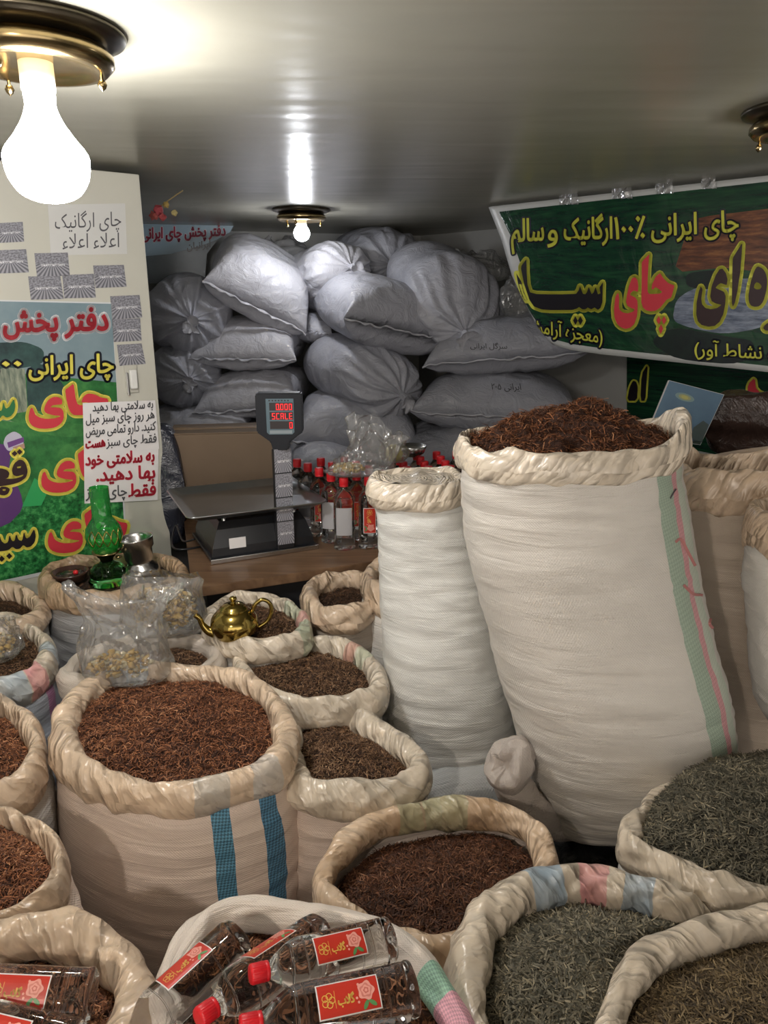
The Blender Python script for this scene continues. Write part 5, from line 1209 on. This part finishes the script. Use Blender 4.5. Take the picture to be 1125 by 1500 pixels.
tpo = thing('teapot', 'shiny golden teapot on the tea sack below the counter', 'teapot', tuple(tp), rot=(0, 0, math.radians(12))); tpo.scale = (0.86, 0.86, 0.9)
lathe('body', catmull_open(np.array([(0.0, 0.0), (0.046, 0.0), (0.050, 0.006), (0.066, 0.022), (0.079, 0.045), (0.082, 0.064), (0.076, 0.086), (0.060, 0.104), (0.046, 0.112), (0.044, 0.116), (0.0, 0.116)]), 60).tolist(), GOLD, tpo, 72)
lathe('lid', catmull_open(np.array([(0.047, 0.114), (0.049, 0.117), (0.044, 0.121), (0.036, 0.128), (0.020, 0.134), (0.008, 0.136), (0.007, 0.141), (0.012, 0.147), (0.013, 0.152), (0.008, 0.157), (0.0, 0.159)]), 50).tolist(), GOLD, tpo, 56)
tube('spout', [(-0.070, 0, 0.036), (-0.092, 0, 0.046), (-0.108, 0, 0.068), (-0.116, 0, 0.090), (-0.130, 0, 0.104)], [0.020, 0.015, 0.0105, 0.009, 0.0085], GOLD, tpo, 24, world=False, res=30)
tube('handle', [(0.062, 0, 0.098), (0.076, 0, 0.125), (0.100, 0, 0.138), (0.124, 0, 0.122), (0.128, 0, 0.092), (0.112, 0, 0.060), (0.080, 0, 0.040)], 0.0068, GOLD, tpo, 18, world=False, res=60)

# ------------------------------------------------------------------ clear bags and flowers
def flowers(label, cen, rx, ry, rz, n, seed, name='dried_flowers'):
    R = np.random.RandomState(seed); V, F, mi = [], [], []
    base = bmesh.new(); bmesh.ops.create_icosphere(base, subdivisions=1, radius=1.0)
    bv = np.array([v.co[:] for v in base.verts]); bf = [[v.index for v in f.verts] for f in base.faces]; base.free()
    for i in range(int(n * 2.6)):
        d = R.randn(3); d /= np.linalg.norm(d); p = np.array(cen) + d * np.array([rx, ry, rz]) * R.rand() ** 0.33
        s = 0.004 + 0.006 * R.rand(); q = bv * (1 + 0.45 * R.randn(len(bv), 1)) * s * np.array([1, 1, 0.8]); o = len(V) and sum(len(v) for v in V)
        V.append(q + p); F += [[k + o for k in f] for f in bf]; mi += [int(R.rand() < 0.35)] * len(bf)
    ob = mk(name, np.vstack(V), F, [simple('dried yellow flowers', (0.52, 0.34, 0.09), 0.8, 0, 0.35, 60), simple('dried pale flowers', (0.50, 0.44, 0.27), 0.8, 0, 0.3, 60)], None, True, None, mi)
    return tag(ob, label, 'flowers', None, 'stuff')
def filmbag(label, cen, rings, seed, mat=CLEARBAG, n=90, crumple=0.25, yaw=0.0, name='clear_plastic_bag', top_open=True):
    """rings: (z, half width, half depth, shift x)"""
    V = VN(seed); K = catmull_open(np.array(rings, float), 56); P = []
    U = np.arange(n) / n; t = U * 2 * PI
    for j, (z, a, b, sx) in enumerate(K):
        f = j / 55.0
        c1 = ridge(V(U * 7 + f * .8, 0 * U + f * 3, 7)); c2 = V(U * 15, 0 * U + f * 8 + 20, 15); c3 = ridge(V(U * 11 - f, 0 * U + f * 5 + 40, 11))
        k = 1 + crumple * (0.35 + f) * (0.8 * c1 - 0.25 + 0.5 * c2 + 0.4 * c3)
        e = 2.4; kk = (np.abs(np.cos(t)) ** e + np.abs(np.sin(t)) ** e) ** (-1 / e)
        x = a * k * kk * np.cos(t) + sx; y = b * k * kk * np.sin(t)
        zz = z + (0.035 * f * V(U * 6, 0 * U + 3, 6) + 0.02 * f * c2) * (crumple / .25)
        P.append(np.stack([x * math.cos(yaw) - y * math.sin(yaw), x * math.sin(yaw) + y * math.cos(yaw), zz], -1) + np.array(cen))
    r = thing(name, label, 'plastic bag', tuple(cen)); grid('film', np.array(P), mat, r, True, cap0=True); return r
fbc = UZ(190, 990, 0.585)
filmbag('big crumpled clear plastic bag standing open behind the large sack', fbc, [(0.0, 0.09, 0.06, 0), (0.02, 0.115, 0.08, 0), (0.08, 0.11, 0.075, 0), (0.14, 0.10, 0.06, 0.01), (0.19, 0.115, 0.05, 0.015), (0.225, 0.13, 0.04, 0.015), (0.24, 0.12, 0.035, 0.015)], 5, crumple=0.30)
flowers('dried yellow flowers at the bottom of the big crumpled clear bag', fbc + np.array([-0.02, -0.01, 0.04]), 0.085, 0.045, 0.035, 90, 3)
fb2 = UZ(243, 925, 0.60)
filmbag('clear bag full of dried flowers leaning against the tan-collared sack', fb2, [(0.0, 0.10, 0.05, 0), (0.02, 0.13, 0.07, 0), (0.08, 0.125, 0.07, 0), (0.14, 0.115, 0.05, 0.0), (0.185, 0.11, 0.03, 0.0)], 8, crumple=0.10)
flowers('dried yellow flowers filling the clear bag behind the crumpled one', fb2 + np.array([0.0, 0, 0.08]), 0.10, 0.05, 0.07, 170, 4)
fb3 = UZ(-2, 962, 0.575); filmbag('clear bag of pale herbs at the left edge on the striped-collar sack', fb3, [(0.0, 0.05, 0.05, 0), (0.03, 0.07, 0.06, 0), (0.08, 0.06, 0.05, 0), (0.12, 0.05, 0.03, 0)], 12, crumple=0.2)
flowers('pale herbs in the clear bag at the left edge', fb3 + np.array([0, 0, 0.04]), 0.045, 0.04, 0.035, 50, 6, 'dried_herbs')
fb4 = UZ(533, 694, CZ + 0.285)
bgm = filmbag('clear plastic bag of nuts lying on the red bottle caps', fb4, [(0.0, 0.10, 0.06, -0.03), (0.02, 0.12, 0.08, -0.02), (0.05, 0.10, 0.07, 0.0), (0.10, 0.09, 0.05, 0.03), (0.16, 0.10, 0.03, 0.04), (0.20, 0.08, 0.02, 0.06)], 21, crumple=0.32)
flowers('pale brown nuts inside the clear bag on the bottle caps', fb4 + np.array([-0.06, -0.02, 0.028]), 0.06, 0.04, 0.016, 60, 9, 'loose_nuts')
ylp = UZ(577, 676, CZ + 0.30); filmbag('small clear bag with something yellow behind the narrow tall sack', ylp, [(0.0, 0.04, 0.03, 0), (0.03, 0.055, 0.04, 0), (0.07, 0.045, 0.03, 0), (0.10, 0.035, 0.015, 0)], 25, crumple=0.2)
tag(lathe('yellow_packet', [(0, 0.004), (0.03, 0.006), (0.036, 0.03), (0.03, 0.055), (0.014, 0.068), (0, 0.07)], simple('yellow packet', (0.55, 0.45, 0.06), 0.5), None, 24), 'yellow packet inside the small clear bag behind the narrow tall sack', 'packet').location = tuple(ylp)
mb = UZ(604, 668, CZ + 0.284); mbt = thing('metal_bowl', 'small steel bowl standing on the far bottle caps', 'bowl', tuple(mb))
lathe('body', [(0, 0), (0.03, 0), (0.05, 0.015), (0.062, 0.045), (0.060, 0.046), (0.047, 0.018), (0, 0.006)], STEEL, mbt, 40)
filmbag('clear plastic bundle on top of the bags in front of the far wall', C3(700, 400, 5.0), [(-0.06, 0.10, 0.08, 0), (-0.03, 0.2, 0.12, 0), (0.04, 0.22, 0.12, -0.02), (0.09, 0.15, 0.1, -0.04), (0.12, 0.08, 0.04, -0.06)], 31, crumple=0.2)
filmbag('milky plastic bag on top of the stack behind the far lamp', C3(412, 378, 5.45), [(-0.12, 0.10, 0.08, 0), (-0.06, 0.20, 0.12, 0), (0.02, 0.20, 0.12, 0), (0.09, 0.14, 0.1, 0), (0.14, 0.08, 0.04, 0)], 33, thin_film('milky film', (0.75, 0.75, 0.78), 0.4, 0.2), crumple=0.2)
filmbag('crumpled clear bag sticking out behind the edge of the large banner', C3(762, 440, 4.6), [(-0.12, 0.04, 0.04, 0), (-0.06, 0.10, 0.06, 0), (0.02, 0.10, 0.06, 0), (0.09, 0.08, 0.05, 0), (0.13, 0.06, 0.04, 0)], 35, crumple=0.3)

# ------------------------------------------------------------------ painting, dark pack, bits under the tall sack
pq = [UY(980, 557, 2.72), UY(1061, 578, 2.68), UY(1026, 652, 2.66), UY(946, 640, 2.70)]
pn = np.cross(pq[1] - pq[0], pq[3] - pq[0]); pn /= np.linalg.norm(pn)
if np.dot(pn, ORG - pq[0]) < 0: pn = -pn
PT = Plane(pq[0], pn)
pt = thing('painting', 'small tilted blue landscape painting on canvas behind the tall leaning sack', 'painting', tuple(pq[0]))
slab('canvas', [(980, 557), (1061, 578), (1026, 652), (946, 640)], PT, 0.0, 0.022, simple('canvas edge', (0.55, 0.54, 0.52), 0.6), pt)
sh = Sheet(lambda x, y, h: PT.at(x, y, h))
nbp = NB('painting sky'); f = nbp.noise(nbp.coord(), 7, 4); SKY2 = nbp.base(nbp.ramp(f, [(0.3, (0.035, 0.085, 0.15)), (0.7, (0.06, 0.13, 0.20))]), 0.4)
sh.add(*area([(980.5, 557.6), (1060.3, 578.4), (1025.6, 651.5), (946.6, 639.6)], SKY2, 0.0006))
for k, (rx, ry, c) in enumerate(((14, 6, (0.14, 0.22, 0.22)), (9, 4, (0.26, 0.27, 0.12)), (5, 2.5, (0.36, 0.34, 0.10)))):
    V, F, E = polys([[(1003 + rx * math.cos(t), 582 + ry * math.sin(t) + rx * .25 * math.cos(t)) for t in np.linspace(0, 2 * PI, 20, endpoint=False)]]); sh.add(V, F, 0.0009 + k * .0003, simple('painted glow %d' % k, c, 0.5))
for pts, c in (([(975, 640), (990, 622), (1000, 612), (1008, 628), (1016, 646), (990, 644)], (0.03, 0.08, 0.22)), ([(948, 638), (975, 617), (992, 616), (985, 632), (975, 643)], (0.20, 0.17, 0.08)), ([(1008, 648), (1016, 626), (1030, 616), (1038, 622), (1028, 648)], (0.03, 0.05, 0.05)), ([(990, 645), (1000, 630), (1010, 648)], (0.30, 0.22, 0.06)), ([(948, 639), (972, 634), (1026, 646), (1025.6, 651)], (0.03, 0.05, 0.03))):
    sh.add(*area(pts, simple('painted shape', c, 0.5, 0, 0.3, 40), 0.002))
sh.build('picture', pt)
pillow('dark brown cellophane pack standing behind the wide brownish sack', UY(1100, 628, 2.75), (0.34, 0.16, 0.30), (0, 0, -20), 71, bagmat('brown cellophane', (0.035, 0.02, 0.016), 0.18), seam=(), group=None, name='cellophane_pack', wr=1.4)
# black plastic bag under the tall sack
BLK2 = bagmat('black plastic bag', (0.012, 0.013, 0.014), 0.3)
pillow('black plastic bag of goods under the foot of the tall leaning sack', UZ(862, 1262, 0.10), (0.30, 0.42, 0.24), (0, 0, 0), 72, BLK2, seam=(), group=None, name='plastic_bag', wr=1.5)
pillow('grey white woven sack lying under the narrow tall sack', UZ(690, 1150, 0.17), (0.56, 0.44, 0.34), (0, 0, 6), 73, cloth_mat('lying sack cloth', (0.50, 0.51, 0.51)), seam=(), group=None, name='woven_sack', wr=0.8)
nb = NB('green net'); ob2 = nb.coord(); ck = nb.n('ShaderNodeTexChecker', {'Vector': ob2, 'Scale': 130.0, 'Color1': (0.02, 0.10, 0.06, 1), 'Color2': (0.07, 0.20, 0.13, 1)}); NET = nb.base(ck.outputs[0], 0.6)
pillow('green net sack glimpsed between the two tall white sacks', UY(752, 1075, 2.12), (0.16, 0.2, 0.66), (0, 0, 0), 74, NET, seam=(), group=None, name='net_sack', wr=0.6)
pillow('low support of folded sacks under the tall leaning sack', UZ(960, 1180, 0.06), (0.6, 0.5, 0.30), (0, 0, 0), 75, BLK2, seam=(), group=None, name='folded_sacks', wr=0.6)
# the twisted ear at the foot of the tall sack
V0 = VN(90); ec = UZ(752, 1126, 0.36); ear = []
tt = np.linspace(0, 2 * PI, 60, endpoint=False)
def sweep(name, path, ra, mat, parent, seed, am=0.25, n=72):
    V = VN(seed); m = len(path); t = np.gradient(path, axis=0); t /= np.linalg.norm(t, axis=1)[:, None]; U = np.arange(n) / n; a = U * 2 * PI
    u = np.cross(t[0], [0.2, 0.9, 0.3]); u /= np.linalg.norm(u); P = []
    for i in range(m):
        u = u - t[i] * np.dot(u, t[i]); u /= np.linalg.norm(u); v = np.cross(t[i], u); f = i / (m - 1)
        k = 1 + am * (ridge(V(U * 6 + f * 2, 0 * U + f * 4, None)) * 0.7 + 0.5 * V(U * 9, 0 * U + f * 9 + 30, 9))
        r = np.interp(f, np.linspace(0, 1, len(ra)), ra) * k
        P.append(path[i] + (r * np.cos(a))[:, None] * u + (r * np.sin(a))[:, None] * v)
    return grid(name, np.array(P), mat, parent, True, 0.3, 0.3, cap0=True, cap1=True)
EARM = cloth_mat('sack ear cloth', (0.55, 0.49, 0.45), dirt=0.3)
path = catmull_open(np.array([UY(748, 1122, 1.56), UY(752, 1150, 1.56), UY(775, 1178, 1.57), UY(812, 1204, 1.62), UY(850, 1212, 1.66)]), 40)
sweep('corner_ear', path, [0.040, 0.046, 0.042, 0.044, 0.03], EARM, tall, 91, 0.16)
V = VN(93); t = np.linspace(0, 2 * PI, 120, endpoint=False); U = np.arange(120) / 120; P = []
prof = catmull_open(np.array([(0.12, -0.62), (0.30, -0.80), (0.52, -0.98), (0.80, -0.92), (0.98, -0.55), (1.0, 0.0), (0.85, 0.6), (0.45, 0.95), (0.05, 1.0)]), 50)
for r0, y0 in prof:
    pl = ridge(V(U * 7 + y0 * .8, 0 * U + y0 * 1.1, 7)); p2 = V(U * 15 - y0, 0 * U + y0 * 2 + 9, 15)
    r = 0.050 * r0 * (1 + 0.20 * pl + 0.10 * p2)
    P.append(np.stack([r * np.cos(t) * 0.95, y0 * 0.055 + 0.012 * p2 * r0, r * np.sin(t) * 1.28], -1))
A = np.array(Euler((math.radians(-22), math.radians(12), math.radians(-38))).to_matrix())
grid('ear_roll', np.array(P) @ A.T + UY(749, 1118, 1.56), EARM, tall, True, 0.3, 0.2, flip=True, cap0=True, cap1=True)
# faded sprig hung at the ceiling corner
sg = thing('flower_sprig', 'small red and yellow flower sprig by the ceiling beside the door top', 'flower sprig', tuple(UY(245, 300, 3.5)))
pts = [UY(222, 318, 3.5), UY(236, 302, 3.49), UY(252, 290, 3.5), UY(268, 279, 3.5)]; tube('stem', pts, 0.0028, simple('dry stem', (0.30, 0.22, 0.10), 0.7), sg, 8, res=20)
for k, (px, py, rr, c) in enumerate(((232, 308, 0.035, (0.36, 0.05, 0.06)), (226, 316, 0.03, (0.42, 0.10, 0.08)), (243, 300, 0.024, (0.40, 0.28, 0.08)), (255, 312, 0.022, (0.42, 0.34, 0.14)), (238, 318, 0.024, (0.38, 0.06, 0.06)))):
    c0 = UY(px, py, 3.48); rr *= 0.62; bm = bmesh.new(); bmesh.ops.create_icosphere(bm, subdivisions=2, radius=rr)
    for v in bm.verts: v.co *= 1 + 0.35 * math.sin(v.co.x * 300 + k) * math.cos(v.co.z * 170)
    bmesh.ops.translate(bm, vec=Vector(c0) - sg.location, verts=bm.verts); me = bpy.data.meshes.new('blossom'); bm.to_mesh(me); bm.free(); me.materials.append(simple('dry blossom %d' % k, c, 0.7)); o = bpy.data.objects.new('blossom', me); COL.objects.link(o); o.parent = sg
# handwriting on two bags
scribble(b14, o14, [(704, 522, 58, 12, 'سرگل ایرانی')])
scribble(b15, o15, [(734, 586, 46, 12, 'ایرانی ۲۰۵')])
